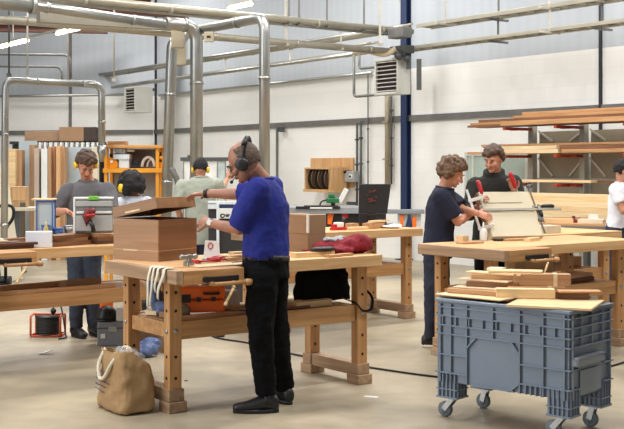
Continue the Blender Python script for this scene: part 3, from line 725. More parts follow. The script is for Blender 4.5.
# grey tool case with green latch, standing on the plank pile
cs = thing('tool_case', 'upright light grey tool case with green latch', 'case', uv(OA, 1.42, .11, BT+.091), .16)
CG = mat('case_grey', (172, 174, 172), .5, 0, .03); CG2 = mat('case_dark_grey', (120, 122, 120), .5, 0, .03)
MB().bb(-.15, .17, -.05, .05, 0, .30).build('case_shell', CG2, cs, .015)
MB().bb(-.155, .175, -.055, .055, .285, .302).bb(-.155, -.138, -.056, .055, 0, .29).build('case_edge', WHITE, cs, .004)
MB().bb(-.135, .165, -.058, -.05, .225, .27).bb(-.135, .165, -.058, -.05, .02, .15).build('case_face', CG, cs, .006)
MB().bb(-.13, .16, -.062, -.05, .165, .185).build('handle_bar', WHITE, cs, .004)
MB().bb(-.03, .05, -.066, -.05, .278, .312).build('latch', LGREEN, cs, .006)
tl = thing('belt_sander', 'small dark red power tool hung on the grey case', 'power tool', uv(OA, 1.42, .11, BT+.091)+V((.0, -.1, .085)), .16)
DRED = mat('dark_red_plastic', (112, 34, 34), .4)
MB().loft([(V((-.03, 0, .0)), V((.0, .03, 0)), V((0, 0, .03))), (V((-.02, 0, .06)), V((.045, 0, 0)), V((0, .035, .01))), (V((.0, 0, .10)), V((.05, 0, 0)), V((0, .035, 0))), (V((0, 0, .13)), V((.04, 0, 0)), V((0, .03, 0)))], 14).build('tool_body', DRED, tl)
MB().tube([(-.01, 0, .03), (.02, -.01, -.02), (.03, -.01, -.07)], [.02, .018, .02], 10).build('grip', BLACK, tl)
MB().tube([(-.03, -.03, .07), (.04, -.03, .07)], .012, 10).build('roller', RED, tl)
# lower shelf boards
for v, u, L, w, h, z, m, a, lab in ((.9, .05, 1.4, .07, .03, 0, TAN, .02, 'long tan board at the front of the left bench shelf'), (.7, .2, 1.1, .10, .02, 0, BROWN, .06, 'brown board on left bench shelf behind the tan one'),
                      (1.0, .25, 1.0, .05, .04, .02, TAN, .12, 'slanting batten on top of the left bench shelf boards'), (.75, .42, .9, .12, .025, 0, PALE, 0, 'pale board at the back of the left bench shelf'),
                      (1.35, .2, .4, .09, .05, .02, CARD, .3, 'short block near the right end of the left shelf')):
    board('board', lab, uv(OA, v, u, SH+z), (L, w, h), RB+a, m, 'board', 'boards on the left bench shelf')
# cable reel
cr = thing('cable_reel', 'black cable reel in an orange tube frame on the floor', 'cable reel', onz(46, 337, 0)+V((0, .08, 0)))
FR = mat('reel_frame', (196, 84, 48), .45)
for x in (-.14, .14):
    MB().tube(path([(x, -.10, .012), (x, -.10, .20), (x, .10, .20), (x, .10, .012), (x, -.10, .012)], .03), .010, 8).build('frame_side', FR, cr)
for y_, z_ in ((0, .205), (-.1, .012), (.1, .012)): MB().tube([(-.14, y_, z_), (.14, y_, z_)], .010, 8).build('cross_bar', FR, cr)
mb = MB().lathe([(.05, .03), (.05, .185)], n=20)
mb.lathe([(.12, .02), (.12, .03), (.02, .031)], n=24).lathe([(.12, .178), (.12, .19), (.02, .191)], n=24).build('drum', BLACK, cr)
mb = MB()
for i in range(8):
    zz = .042+.018*i; mb.tube([(.104*math.cos(t*2*PI/24), .104*math.sin(t*2*PI/24), zz) for t in range(25)], .0095, 6, cap=False)
mb.build('cable_coil', CABB, cr)
MB().ell((.05, 0, .235), .028).tube([(.05, 0, .2), (.05, 0, .235)], .012).build('crank_knob', BLACK, cr)
MB().tube(path([(.05, 0, .25), (.06, -.02, .34), (.12, -.03, .33), (.15, -.04, .20), (.19, -.10, .02), (.22, -.2, .01), (.16, -.26, .01)], .06), .007, 8).build('lead', CABB, cr)
# grey case, helmet, orange cases behind the bench end
k = thing('metal_case', 'grey metal case on the floor left of the bench leg', 'case', onz(112, 346, 0), .1)
MB().bb(-.13, .15, 0, .16, 0, .215).build('case_shell', mat('case_steel', (134, 140, 146), .5, .2), k, .01)
MB().bb(-.135, .155, -.004, .164, .155, .165).build('lid_seam', DGREY, k); MB().bb(-.03, .04, -.012, 0, .13, .175).build('latch', STEEL, k)
MB().bb(-.1, -.06, -.006, 0, .07, .11).build('label_plate', PAPER, k)
k = thing('helmet', 'black rounded helmet lying on top of the grey metal case', 'helmet', onz(112, 346, 0)+V((-.06, .08, .216)))
MB().lathe([(.085, 0), (.09, .04), (.08, .09), (.05, .125), (.01, .138)], n=18).build('shell', BLACK, k); MB().tube([(.092*math.cos(t*2*PI/24), .092*math.sin(t*2*PI/24), .01) for t in range(25)], .008, 6, cap=False).build('rim', BLACK, k)
solo('storage_tub', MB().bb(-.06, .06, -.05, .05, 0, .12).bb(-.065, .065, -.055, .055, .1, .115), WHITE, 'small white tub on the grey metal case beside the helmet', 'container', onz(112, 346, 0)+V((.09, .08, .216)), 0, .006)
k = thing('tool_case', 'orange tool case on the floor behind the grey metal case', 'case', V((-1.905, 10.2, 0)), .2)
MB().bb(-.06, .06, -.07, .07, 0, .38).build('case_shell', ORANGE, k, .02); MB().tube(path([(-.03, 0, .38), (-.03, 0, .41), (.03, 0, .41), (.03, 0, .38)], .02), .01, 8).build('handle', BLACK, k)

# =====================================================  BOARD STORE AT THE FAR LEFT
def sheet(label, x0, x1, yt, d, m, yb=None, th=.03, lean=0, name='board'):
    a, b = at(x0, yt, d), at(x1, yt, d); zb = 0 if yb is None else at(0, yb, d).z
    w = b.x-a.x; c = V(((a.x+b.x)/2, d, zb))
    o = solo(name, MB().bb(-w/2, w/2, -th/2, th/2, 0, a.z-zb), m, label, 'board', c, 0, .003, 'boards in the upright store'); 
    if lean: o.rotation_euler = (lean, 0, 0)
    return o
GSH = mat('grey_blue_sheet', (170, 182, 186), .4, 0, .03); RSH = mat('pink_grey_board', (186, 168, 152), .6, 0, .05)
sheet('pale plywood board at the left end of the upright store', 10, 17, 149, 19.0, PALE, th=.2)
sheet('brown board beside the pale plywood in the upright store', 17.3, 23.5, 150, 19.1, BRZ, th=.2)
sheet('tall grey blue sheet in the upright store', 19, 37, 141, 19.6, GSH)
sheet('narrow brown board half hidden right of the grey sheet', 31, 36, 145, 19.3, BRZ, th=.25)
sheet('pale grey board right of the narrow brown one in the store', 36.3, 41, 148.5, 19.0, RSH, th=.3)
sheet('white board in the middle of the upright store', 43.3, 49.5, 149, 19.0, WHITE, th=.3)
sheet('dark brown slat right of the white store board', 50, 53.2, 147, 19.0, BRZ, th=.3)
sheet('reddish brown slat in the upright store', 53.5, 57.5, 146.5, 19.1, wood('red_brown_upright', (150, 96, 66), (186, 132, 96), 'z'), th=.3)
sheet('light slat between brown slats in the upright store', 58, 62, 146, 19.0, PLYZ, th=.3)
sheet('brown slat left of the wide pale sheet in the store', 62.3, 66.5, 147, 19.1, BRZ, th=.3)
sheet('wide pale grey sheet behind the head of the man in grey', 66.8, 99, 147, 19.3, GSH)
sheet('cream upright right of the wide pale sheet by the nozzle', 92, 98.5, 147, 18.8, OFFW, th=.1)
fr = thing('store_rack', 'black frame rack with pale comb teeth holding the upright boards', 'rack', at(50, 255, 20.0)*1.0)
fr.location.z = 0; fx = fr.location.x
def fxx(px, d=20.0): return (px-CX)/F*d-fx
zt = at(0, 140, 20).z; MB().bb(fxx(12.5), fxx(104), -.2, .25, zt-.08, zt-.03).build('top_shelf', BLACK, fr)
for px in (13.5, 104): MB().bb(fxx(px)-.05, fxx(px)+.05, .1, .2, 0, zt-.08).build('post', BLACK, fr)
MB().bb(fxx(37), fxx(104), .15, .18, .05, zt-.08).build('back_panel', mat('store_back', (70, 62, 56), .7), fr)
for i in range(13):
    px = 38+5.2*i; MB().bb(fxx(px), fxx(px)+.045, -.35, .1, zt-.20, zt-.05).build('comb_tooth', WHITE, fr)
MB().bb(fxx(37), fxx(104), -.2, -.17, zt-.07, zt-.03).build('comb_rail', WHITE, fr)
zs = zt-.029
def onrack(name, label, x0, x1, yt, m, cat, yo=0, dp=.3):
    a = (x0-CX)/F*19.9; b = (x1-CX)/F*19.9; h = at(0, yt, 19.9).z-zs
    return solo(name, MB().bb(-(b-a)/2, (b-a)/2, -dp/2, dp/2, 0, h), m, label, cat, V(((a+b)/2, 20+yo, zs)), 0, .006)
onrack('board', 'long brown board lying on top of the upright store', 24, 59, 131, wood('store_brown', (136, 106, 80), (160, 128, 98)), 'board', .05, .2)
bxx = thing('carton', 'brown carton with dark end on top of the board store', 'box', V(((72-CX)/F*19.9, 20, zs)))
h = at(0, 127, 19.9).z-zs; MB().bb(-.22, .22, -.15, .15, 0, h).build('carton_body', CARD, bxx, .005); MB().bb(.22, .44, -.148, .15, 0, h-.002).build('dark_end', CARDD, bxx, .005)
# table with small carton, blue frame trolley, leaning panel, push handle
tb_ = thing('side_table', 'small white topped table in front of the board store', 'table', V(((25-CX)/F*16.5, 16.5, 0)))
zt2 = at(0, 207, 16.5).z
MB().bb(-.20, .19, -.25, .25, zt2-.05, zt2).build('table_top', OFFW, tb_, .005)
MB().bb(-.14, -.06, -.08, .08, .03, zt2-.05).bb(-.2, -.02, -.2, .2, 0, .03).build('pedestal', DGREY, tb_)
k = thing('carton', 'tan carton with rounded panel on the small white table', 'box', V(((20-CX)/F*16.5, 16.5, zt2)), .1)
MB().bb(-.12, .12, -.12, .12, 0, .31).build('carton_body', wood('carton_wood', (176, 138, 96), (202, 164, 118), 'z'), k, .01); MB().bb(.02, .10, -.13, -.12, .01, .07).build('notch', DGREY, k); MB().bb(-.09, .09, -.128, -.12, .1, .28).build('panel', PLYZ, k, .01)
o_ = uv(OA, 0, .56); k_ = (46-CX)/F; p = o_+VV*((k_*o_.y-o_.x)/(VV.x-k_*VV.y)); p.z = BT; dT = p.y
k = thing('bin', 'blue framed pale bin with wooden lid at back of left bench', 'container', p)
zt3 = at(0, 200, dT).z-BT; w_ = 8.5/F*dT
MB().bb(-w_*1.5, w_*1.1, -.07, .07, zt3, zt3+.014).build('lid', PALE, k, .004)
MB().bb(-w_, w_, -.06, -.045, zt3-.018, zt3-.001).build('top_rail', BLUEP, k); MB().bb(-w_, w_, .045, .06, zt3-.018, zt3-.001).build('top_rail', BLUEP, k)
for x in (-w_+.005, w_-.005):
    for y in (-.052, .052): MB().bb(x-.005, x+.005, y-.005, y+.005, 0, zt3-.018).build('post', BLUEP, k)
MB().bb(-w_+.011, w_-.011, -.045, .045, 0, zt3-.018).build('panel', GSH, k)
k = thing('leaning_panel', 'tall off-white panel leaning at the left edge', 'panel', V((-4.30, 15.2, 0)), .5)
o = MB().bb(-.30, .30, -.015, .015, 0, 1.63).build('panel', OFFW, k, .004); o.rotation_euler = (-.10, -.12, 0)
o = MB().bb(-.012, .012, -.022, -.015, .1, 1.5).build('edge_strip', DGREY, k); o.rotation_euler = (-.10, -.12, 0)
k = thing('hand_truck', 'black bent tube handle of a hand truck at left', 'hand truck', V((-4.13, 14.9, 0)))
MB().tube(path([(-.14, 0, .03), (-.14, 0, 1.08), (.09, 0, 1.08), (.09, 0, .90), (-.02, 0, .78), (-.02, 0, .03)], .09), .022, 10).build('frame', BLKM, k)
MB().bb(-.16, .0, -.18, 0, .01, .03).build('toe_plate', BLKM, k); MB().tube([(-.2, .04, .06), (.04, .04, .06)], .06, 14).build('wheel', BLACK, k)

# =====================================================  YELLOW SHELF
dY = 15.0
ys = thing('shelf_unit', 'yellow shelf unit with white machine behind the dark haired woman', 'shelf', V(((132.5-CX)/F*dY, dY, 0)))
def yx(px): return (px-132.5)/F*dY
zA, zB = at(0, 170.5, dY).z, at(0, 147, dY).z
for px in (106, 157.5):
    for y in (0, .4): MB().bb(yx(px)-.022, yx(px)+.022, y-.022, y+.022, 0, zB).build('post', YSHELF, ys, .004)
MB().bb(yx(103.5), yx(163), -.05, .45, zA-.03, zA+.03).build('shelf', YSHELF, ys, .005)
MB().bb(yx(103.5), yx(163), -.05, .45, zB-.015, zB+.025).build('top_shelf', wood('shelf_ply', (190, 128, 60), (220, 160, 84)), ys, .005)
MB().bb(yx(103.5), yx(163), -.05, .45, .55, .60).build('lower_shelf', YSHELF, ys, .005)
MB().bb(yx(107), yx(156), .41, .425, .6, zB-.02).build('mesh_back', mat('grey_mesh', (134, 132, 126), .6, .2, .1), ys)
def ysp(px, y=.12, z=None): return V((ys.location.x+yx(px), dY+y, (zA+.031) if z is None else z))
def jig(label, px, w, h):
    k = thing('tool_case', label, 'tool', ysp(px))
    MB().prism([(-w/2, 0), (w/2, 0), (w/2, h*.55), (w*.3, h*.8), (-w*.2, h), (-w/2, h*.7)], .2, Matrix(((1, 0, 0, 0), (0, 0, -1, .1), (0, 1, 0, 0), (0, 0, 0, 1)))).build('housing', mat('amber_plastic', (240, 150, 20), .4), k, .01)
    MB().bb(-.02, .015, -.108, -.1, h*.5, h*.72).build('badge', BLACK if w < .13 else PAPER, k)
    MB().tube([(-w*.2, 0, h), (-w*.2, 0, h+.05)], .02, 8).build('knob', BLACK, k); return k
jig('orange power tool at the left end of the yellow shelf', 111.5, .16, .15); jig('orange power tool at the right end of the yellow shelf', 160.5, .09, .17)
k = thing('bench_router', 'white machine with motor arm standing on the yellow shelf', 'machine', ysp(122))
MW = mat('machine_white', (220, 226, 228), .4, 0, .03)
MB().bb(-.05, .09, -.1, .1, 0, .16).build('column', MW, k, .008); MB().bb(-.12, .1, -.12, .1, .12, .19).build('table', MW, k, .006)
MB().bb(-.13, .03, -.08, .08, .20, .32).build('head', MW, k, .01); MB().tube([(-.05, -.09, .25), (-.05, -.12, .25)], .05, 16).build('dial', STEEL, k); MB().bb(.02, .15, -.03, .03, .225, .255).build('arm', OFFW, k, .004)
k = thing('hose_ring', 'white coiled hose ring standing on the yellow shelf', 'hose', ysp(147))
MB().tube([(.085*math.cos(t), 0, .02+.13*math.sin(t)) for t in [PI*i/16 for i in range(17)]], .020, 8).build('coil', WHITE, k); MB().tube([(.06*math.cos(t)+.04, .04, .02+.10*math.sin(t)) for t in [PI*i/16 for i in range(17)]], .012, 8).build('coil', WHITE, k)
solo('jigsaw', MB().bb(-.05, .05, -.05, .05, 0, .04).bb(-.03, .05, -.03, .03, .04, .13), BLACK, 'black tool between the white machine and hose ring', 'tool', ysp(134), 0, .01)
solo('wood_block', MB().bb(-.13, .13, -.08, .08, 0, .055), TAN, 'wood block lying on top of the yellow shelf at left', 'block', ysp(116, .15, zB+.026), 0, .004)
solo('offcut', MB().bb(-.04, .04, -.01, .01, 0, .28), BROWN, 'brown board upright on the yellow shelf beside white machine', 'board', ysp(109, .34), 0, .002)

# =====================================================  MACHINES ALONG THE WALL
# screen with rail behind the man in green
dS = 19.4
k = thing('partition_screen', 'pale framed screen with grey rail behind man in green', 'screen', V(((204-CX)/F*dS, dS, 0)))
def sx_(px): return (px-204)/F*dS
zr = at(0, 159, dS).z
MB().bb(sx_(180.5), sx_(229), -.03, .03, zr-.035, zr+.03).build('rail', DGREY, k); MB().ell((sx_(190), 0, zr+.05), (.05, .03, .03)).build('catch', DGREY, k)
for a, b in ((183, 184.2), (217, 218), (225, 226.2)): MB().bb(sx_(a), sx_(b), -.02, .02, 0, zr-.03).build('post', STEEL, k)
MB().bb(sx_(218), sx_(225), -.01, .01, .3, zr-.03).build('glass_strip', mat('pale_glass', (188, 200, 196), .2), k); MB().bb(sx_(184), sx_(217), -.005, .005, .3, zr-.03).build('panel', mat('screen_white', (226, 226, 222), .5), k)
# white machine with lettering
dM = 12.6
k = thing('planer_machine', 'white machine with black lettering beyond the outstretched arms', 'machine', V(((228-CX)/F*dM, dM, 0)))
def mx_(px): return (px-228)/F*dM
def mz(py): return at(0, py, dM).z
MB().bb(mx_(208), mx_(250), .03, .6, 0, mz(204)).build('body', mat('machine_dark', (46, 44, 44), .5), k, .01)
MB().bb(mx_(216.5), mx_(219.2), -.01, .03, 0, mz(203)).bb(mx_(208), mx_(250), -.005, .03, mz(204.5), mz(201)).bb(mx_(208), mx_(217), -.005, .03, mz(220.5), mz(218.7)).bb(mx_(208), mx_(217), -.005, .03, mz(209), mz(203)).build('frame', MW, k, .004)
MB().bb(mx_(219), mx_(238), -.01, .03, mz(218.5), mz(208.3)).build('name_plate', WHITE, k, .003)
MB().bb(mx_(219.5), mx_(240), -.004, .03, mz(208), mz(204.4)).build('window', NAVY, k)
def text(s, size, m, parent, loc, rot, name='lettering', bold=.0):
    cu = bpy.data.curves.new(name, 'FONT'); cu.body = s; cu.size = size; cu.extrude = .001; cu.offset = bold
    o = bpy.data.objects.new(name, cu); COL.objects.link(o); dg = bpy.context.evaluated_depsgraph_get()
    me = bpy.data.meshes.new_from_object(o.evaluated_get(dg)); bpy.data.objects.remove(o)
    o = bpy.data.objects.new(name, me); COL.objects.link(o); me.materials.clear(); me.materials.append(m); o.parent = parent; o.location = loc; o.rotation_euler = rot; return o
text('C', .062, BLACK, k, (mx_(220.2), -.013, mz(217.6)), (PI/2, 0, 0), 'lettering', .004); text('NIP', .042, BLACK, k, (mx_(224.2), -.013, mz(216.7)), (PI/2, 0, 0), 'lettering', .002)
# panel saw with long fence beam
dP = 16.4
k = thing('panel_saw', 'long grey panel saw with fence beam along the wall', 'machine', V(((350-CX)/F*dP, dP, 0)))
def px_(px): return (px-350)/F*dP
def pz(py): return at(0, py, dP).z
MB().bb(px_(228), px_(424), -.1, .12, pz(213.5), pz(209.5)).build('fence_beam', mat('beam_grey', (142, 148, 152), .45, .3), k, .006)
MB().bb(px_(285), px_(362), -.15, .5, pz(213), pz(206.8)).build('saw_table', mat('table_grey', (160, 164, 168), .4, .4), k, .006)
MB().bb(px_(296), px_(340), -.18, -.10, pz(208.5), pz(206)).bb(px_(304), px_(338), -.16, -.1, pz(206), pz(205)).build('fence_slide', BLACK, k, .004)
MB().bb(px_(310), px_(332), -.19, -.17, pz(208.2), pz(206.8)).build('scale', PAPER, k)
MB().bb(px_(326), px_(362), -.05, .5, 0, pz(213)).build('cabinet', BLACK, k, .01)
MB().bb(px_(290), px_(300), .0, .3, 0, pz(213)).build('leg', DGREY, k, .006); MB().bb(px_(405), px_(409), 0, .1, 0, pz(213)).build('leg', DGREY, k, .006)
MB().bb(px_(398), px_(421), -.02, .1, pz(226), pz(213.5)).build('end_stand', mat('stand_light', (206, 208, 206), .5), k)
for a_, b_, c_, d_ in ((400, 403, 226, 215), (412, 416, 227, 217)): MB().bb(px_(a_), px_(b_), -.06, -.02, pz(c_), pz(d_)).build('orange_guard', ORANGE, k)
MB().prism([(px_(327.5), pz(224)), (px_(331.5), pz(224)), (px_(333.5), pz(214)), (px_(327.5), pz(214))], .03, Matrix(((1, 0, 0, 0), (0, 0, -1, -.05), (0, 1, 0, 0), (0, 0, 0, 1)))).build('orange_guard', ORANGE, k)
MB().prism([(px_(405), pz(227)), (px_(412), pz(227)), (px_(410), pz(215)), (px_(408), pz(215))], .05, Matrix(((1, 0, 0, 0), (0, 0, -1, -.02), (0, 1, 0, 0), (0, 0, 0, 1)))).build('stand_wedge', NAVY, k)
MB().bb(px_(342), px_(348), -.08, -.05, pz(218), pz(213.5)).build('stop_switch', RED, k, .004)
k2 = thing('power_feeder', 'green power feeder with white hood on the panel saw', 'machine', V(((333-CX)/F*dP, dP, pz(206.8))))
MB().bb(-.1, .09, -.1, .1, .06, .13).tube([(-.02, 0, .13), (-.02, 0, .19)], .05, 12).build('housing', GREEN, k2, .01); MB().bb(-.03, .03, -.04, .04, 0, .06).build('mount', BLACK, k2)
o = MB().bb(-.035, .035, -.05, .05, 0, .24).build('hood', WHITE, k2, .01); o.location = (.09, -.02, .06); o.rotation_euler = (0, .5, 0)
MB().tube(path([(-.1, 0, .10), (-.18, 0, .08), (-.2, 0, 0)], .05), .012, 8).build('hose', BLACK, k2)
# switch box on the conduits
c = onw(352, 176.5, WD-.12)
k = thing('switch_box', 'grey switch box on the wall conduits by the disc rack', 'switch', c, RW)
MB().bb(-.14, .14, -.07, .06, -.1, .1).build('box_body', mat('switch_grey', (156, 160, 160), .5, .1), k, .012); MB().bb(.02, .10, -.085, -.07, -.04, .04).build('switch_plate', WHITE, k); MB().bb(.04, .075, -.10, -.085, -.02, .02).build('switch', BLACK, k); MB().bb(-.15, -.08, -.08, .06, .06, .11).build('corner_cap', BLACK, k)
MB().bb(-.1, .12, -.05, .02, -.52, -.46).build('shelf_arm', DGREY, k)
# plywood board and disc rack on the wall
a0, a1 = onw(311, 176, WD-.02), onw(354, 176, WD-.02)
wdt = (a1-a0).length
pb = thing('backing_board', 'plywood backing board fixed on the wall behind disc rack', 'board', a0.lerp(a1, .5), RW)
zc = pb.location.z; z1, z0_ = onw(332, 158, WD).z-zc, onw(332, 187, WD).z-zc
MB().bb(-wdt/2, wdt/2, -.015, .01, z0_, z1).build('board', PLYZ, pb, .003)
dr = thing('disc_rack', 'open plywood rack holding a row of sanding discs', 'rack', onw(325, 180, WD-.3), RW)
zc = dr.location.z; A = (onw(310, 180, WD-.3)-onw(341, 180, WD-.3)).length
zt_, zb_ = onw(325, 167.5, WD-.3).z-zc, onw(325, 192, WD-.3).z-zc
MB().bb(-.42, .40, -.20, .22, zb_, zb_+.05).bb(-.40, .38, -.18, .22, zt_-.03, zt_).bb(.02+.32, .02+.36, -.18, .22, zb_+.05, zt_-.03).bb(-.40, -.37, -.18, .22, zb_+.05, zt_-.03).bb(-.37, .34, .20, .22, zb_+.05, zt_-.03).build('rack_case', PLYZ, dr, .003)
hh = (zt_-zb_)
for i in range(7):
    x = -.30+.10*i; d_ = solo('sanding_disc', MB().tube([(-.006, 0, 0), (.006, 0, 0)], hh*.44, 26, smooth=False).tube([(-.012, 0, 0), (.012, 0, 0)], .03, 12), mat('disc_brown', (112, 88, 66), .7, 0, .15) if i % 2 else mat('disc_dark', (58, 46, 38), .7, 0, .15),
        ('leftmost', 'second', 'third', 'fourth', 'fifth', 'sixth', 'rightmost')[i]+' brown sanding disc of the seven in the wall rack', 'disc', wallpt(0, 0, 0), 0, .002, 'sanding discs in the wall rack')
    p = dr.location-UU*x-VV*.02; p.z = zc+zb_+.05+hh*.44; d_.location = p; d_.rotation_euler = (0, 0, RW+.25)
o = MB().bb(.36, .395, -.18, .22, zb_+.05, zt_).build('side_panel', PLYZ, dr, .003)
# dark display board standing on the rear bench
c = uv(OC, 1.10, .42, BT); dd = c.y
kb = thing('display_board', 'dark tapered board with faint red mark on rear bench', 'board', V(((374.5-CX)/F*dd, dd, BT)), -.05)
zz1 = at(0, 184, dd).z-BT; zz0 = at(0, 214, dd).z-BT
M_ = Matrix(((1, 0, 0, 0), (0, .06, -1, .02), (0, 1, 0, 0), (0, 0, 0, 1)))
def kx(px): return (px-374.5)/F*dd
MB().prism([(kx(358.5), zz0), (kx(387), zz0), (kx(391), zz1), (kx(359), zz1)], .03, M_).build('panel', mat('dark_panel', (26, 22, 20), .5, 0, .1), kb, .006)
MB().bb(kx(359), kx(367), -.03, .05, 0, zz0+.01).bb(kx(376), kx(386), -.03, .05, 0, zz0+.01).bb(kx(360), kx(386), -.005, .02, .06, zz0).build('stand_foot', BLACK, kb, .006)
mk = MB(); random.seed(3)
for i in range(9):
    x = kx(365+random.uniform(0, 12)); zz = zz0+.13+random.uniform(0, .12); mk.beam((x, -.020, zz), (x+random.uniform(-.03, .05), -.020, zz+random.uniform(-.02, .03)), .012, .004, V((0, 1, 0)))
mk.build('red_mark', mat('faded_red', (110, 44, 34), .6), kb)
# rear bench load
for v, u, L, w, h, z, a, m, lab in ((1.34, .12, .34, .06, .02, .065, .35, PALE, 'pale stick leaning on papers on the rear bench'), (1.02, .18, .12, .09, .06, 0, .2, TAN, 'tan wood block on the rear bench in front of dark board'),
        (.98, .04, .24, .08, .03, 0, 0, PALE, 'pale board on the rear bench right of the carton'), (1.30, .14, .34, .12, .06, 0, .4, TAN, 'tan offcut under the papers on rear bench')):
    board('offcut', lab, uv(OC, v, u, BT+z), (L, w, h), RB+a, m, 'offcut', 'offcuts on the rear bench')
for i, (v, u, a, m, lab) in enumerate(((1.44, .02, .3, PAPER, 'white paper sheets draped on the rear bench'), (1.52, .2, -.2, mat('grey_paper', (120, 122, 126), .7), 'grey booklet on the right end of the rear bench'))):
    q = uv(OC, v, u, BT); cloth_lump('paper', [(q+ZZ*.02, (.11, .09, .012)), (q+VV*.05+ZZ*.03, (.07, .07, .016))], m, lab, 'paper', q, voxel=.008, disp=.02, ds=.07, it=1)
k = thing('hand_tool', 'red and white hand tool standing on the rear bench', 'tool', uv(OC, .80, .10, BT), RB)
MB().bb(-.10, .08, -.04, .04, 0, .03).build('base', RED, k, .005); MB().bb(-.06, .03, -.035, .035, .03, .08).build('body', WHITE, k, .008); MB().tube([(.05, 0, .03), (.05, 0, .13)], .018, 10).build('knob', BLACK, k); MB().bb(-.09, -.05, -.03, .03, .03, .06).build('clip', RED, k)
# =====================================================  BLUE-GREY PLASTIC TUB ON CASTERS
cc = V((1.318, 6.89, 0)); RC = math.atan2(-.67, .74); cA, cB = .93, .50
cart = thing('tub_cart', 'blue grey ribbed plastic tub on casters heaped with offcuts', 'cart', cc, RC)
ax, ay = cA/2, cB/2; zb, zt = .24, .765
t_ = .022
mb = MB().bb(-ax, ax, -ay, -ay+t_, zb, zt).bb(-ax, ax, ay-t_, ay, zb, zt).bb(-ax, -ax+t_, -ay+t_, ay-t_, zb, zt).bb(ax-t_, ax, -ay+t_, ay-t_, zb, zt).bb(-ax+t_, ax-t_, -ay+t_, ay-t_, zb, zb+.03)
mb.build('tub', BLUEGREY, cart, .004)
rm = MB()
for a in ((-ax-.018, ax+.018, -ay-.018, -ay+t_), (-ax-.02, ax+.02, ay-t_, ay+.02), (-ax-.02, -ax+t_, -ay+t_, ay-t_), (ax-t_, ax+.02, -ay+t_, ay-t_)): rm.bb(a[0], a[1], a[2], a[3], zt-.022, zt)
rm.build('rim', BLUEGREY, cart, .005)
rb = MB(); e = .017
def fx_(x0, x1, z0, z1): rb.bb(x0, x1, -ay-e, -ay, z0, z1); rb.bb(x0, x1, ay, ay+e, z0, z1)
def fy_(y0, y1, z0, z1): rb.bb(ax, ax+e, y0, y1, z0, z1); rb.bb(-ax-e, -ax, y0, y1, z0, z1)
for z in (.715, .66, .60): fx_(-ax-e, ax+e, z-.004, z+.004); fy_(-ay, ay, z-.004, z+.004)
for z in (.545, .415, .30):
    fx_(-ax-e, -.24, z-.004, z+.004); fx_(.14, ax+e, z-.004, z+.004)
    fy_(-ay, ay, z-.004, z+.004) if z == .545 else (fy_(-ay, -ay+.10, z-.004, z+.004), fy_(ay-.10, ay, z-.004, z+.004))
fx_(-.24, .14, .541, .549); fx_(-.20, .10, zb, zb+.008)
for x in (-.44, -.36, -.24, -.05, .14, .30, .44): fx_(x-.004, x+.004, .545 if x == -.05 else zb, zt-.03)
for y in (-.23, -.13, 0, .13, .23): fy_(y-.004, y+.004, .545 if abs(y) < .2 else zb, zt-.03)
for i in range(9): fx_(-ax+.10*i+.04, -ax+.10*i+.046, .60, .66)
for i in range(4): fx_(-.42+.03*i, -.415+.03*i, zb, zb+.05); fx_(.18+.035*i, .186+.035*i, zb, zb+.06)
for s in (-1, 1):
    for (x0, z0_), (x1, z1_) in (((-.24, .47), (-.17, .545)), ((.14, .30), (.07, zb)), ((.14, .47), (.08, .545))): rb.beam((x0, s*(ay+e/2), z0_), (x1, s*(ay+e/2), z1_), .017, .008)
rb.build('rib', BLUEGREY, cart)
for sx in (-1, 1):
    for sy in (-1, 1):
        lm = MB(); x0, x1 = sorted((sx*(ax-.003), sx*(ax-.135))); y0, y1 = sorted((sy*(ay-.003), sy*(ay-.11)))
        lm.bb(x0, x1, y0, y1, .135, zb+.002)
        for k_ in range(5):
            xx = x0+.004+(x1-x0-.012)*k_/4; lm.bb(xx, xx+.006, y0-.012, y1+.012, .135, .30)
        for k_ in range(4):
            yy = y0+.004+(y1-y0-.012)*k_/3; lm.bb(x0-.012, x1+.012, yy, yy+.006, .135, .30)
        lm.bb(x0-.013, x1+.013, y0-.013, y1+.013, .135, .147).bb(x0-.013, x1+.013, y0-.013, y1+.013, .19, .197)
        lm.build('corner_leg', BLUEGREY, cart)
        cx_, cy_ = sx*(ax-.075), sy*(ay-.065)
        cs = MB().bb(cx_-.04, cx_+.04, cy_-.035, cy_+.035, .125, .135)
        dx = -.065 if sy < 0 else -.02
        for s in (-1, 1): cs.beam((cx_, cy_+s*.022, .128), (cx_+dx, cy_+s*.022, .05), .006, .035)
        cs = cs.build('caster', STEEL, cart)
        R_ = Matrix.Rotation(PI/2, 3, 'X')
        MB().lathe([(.02, -.016), (.046, -.016), (.05, -.010), (.05, .010), (.046, .016), (.02, .016)], (cx_+dx, cy_, .05), 20, R_).build('wheel', RUBBER, cs)
        MB().lathe([(.026, -.019), (.026, .019)], (cx_+dx, cy_, .05), 14, R_).build('hub', BLUEGREY, cs)
hm_ = MB(); hm_.bb(ax+.004, ax+.05, -.235, .10, .478, .49).bb(ax+.038, ax+.05, -.235, .10, .44, .478).bb(ax+.004, ax+.038, -.235, -.225, .44, .478).bb(ax+.004, ax+.038, .09, .10, .44, .478); hm_.build('handle', mat('tub_handle', (122, 128, 136), .45, 0, .05), cart, .006)
MB().bb(ax+.001, ax+.006, -.13, .13, zb+.02, .40).build('end_panel', BLUEGREY, cart)
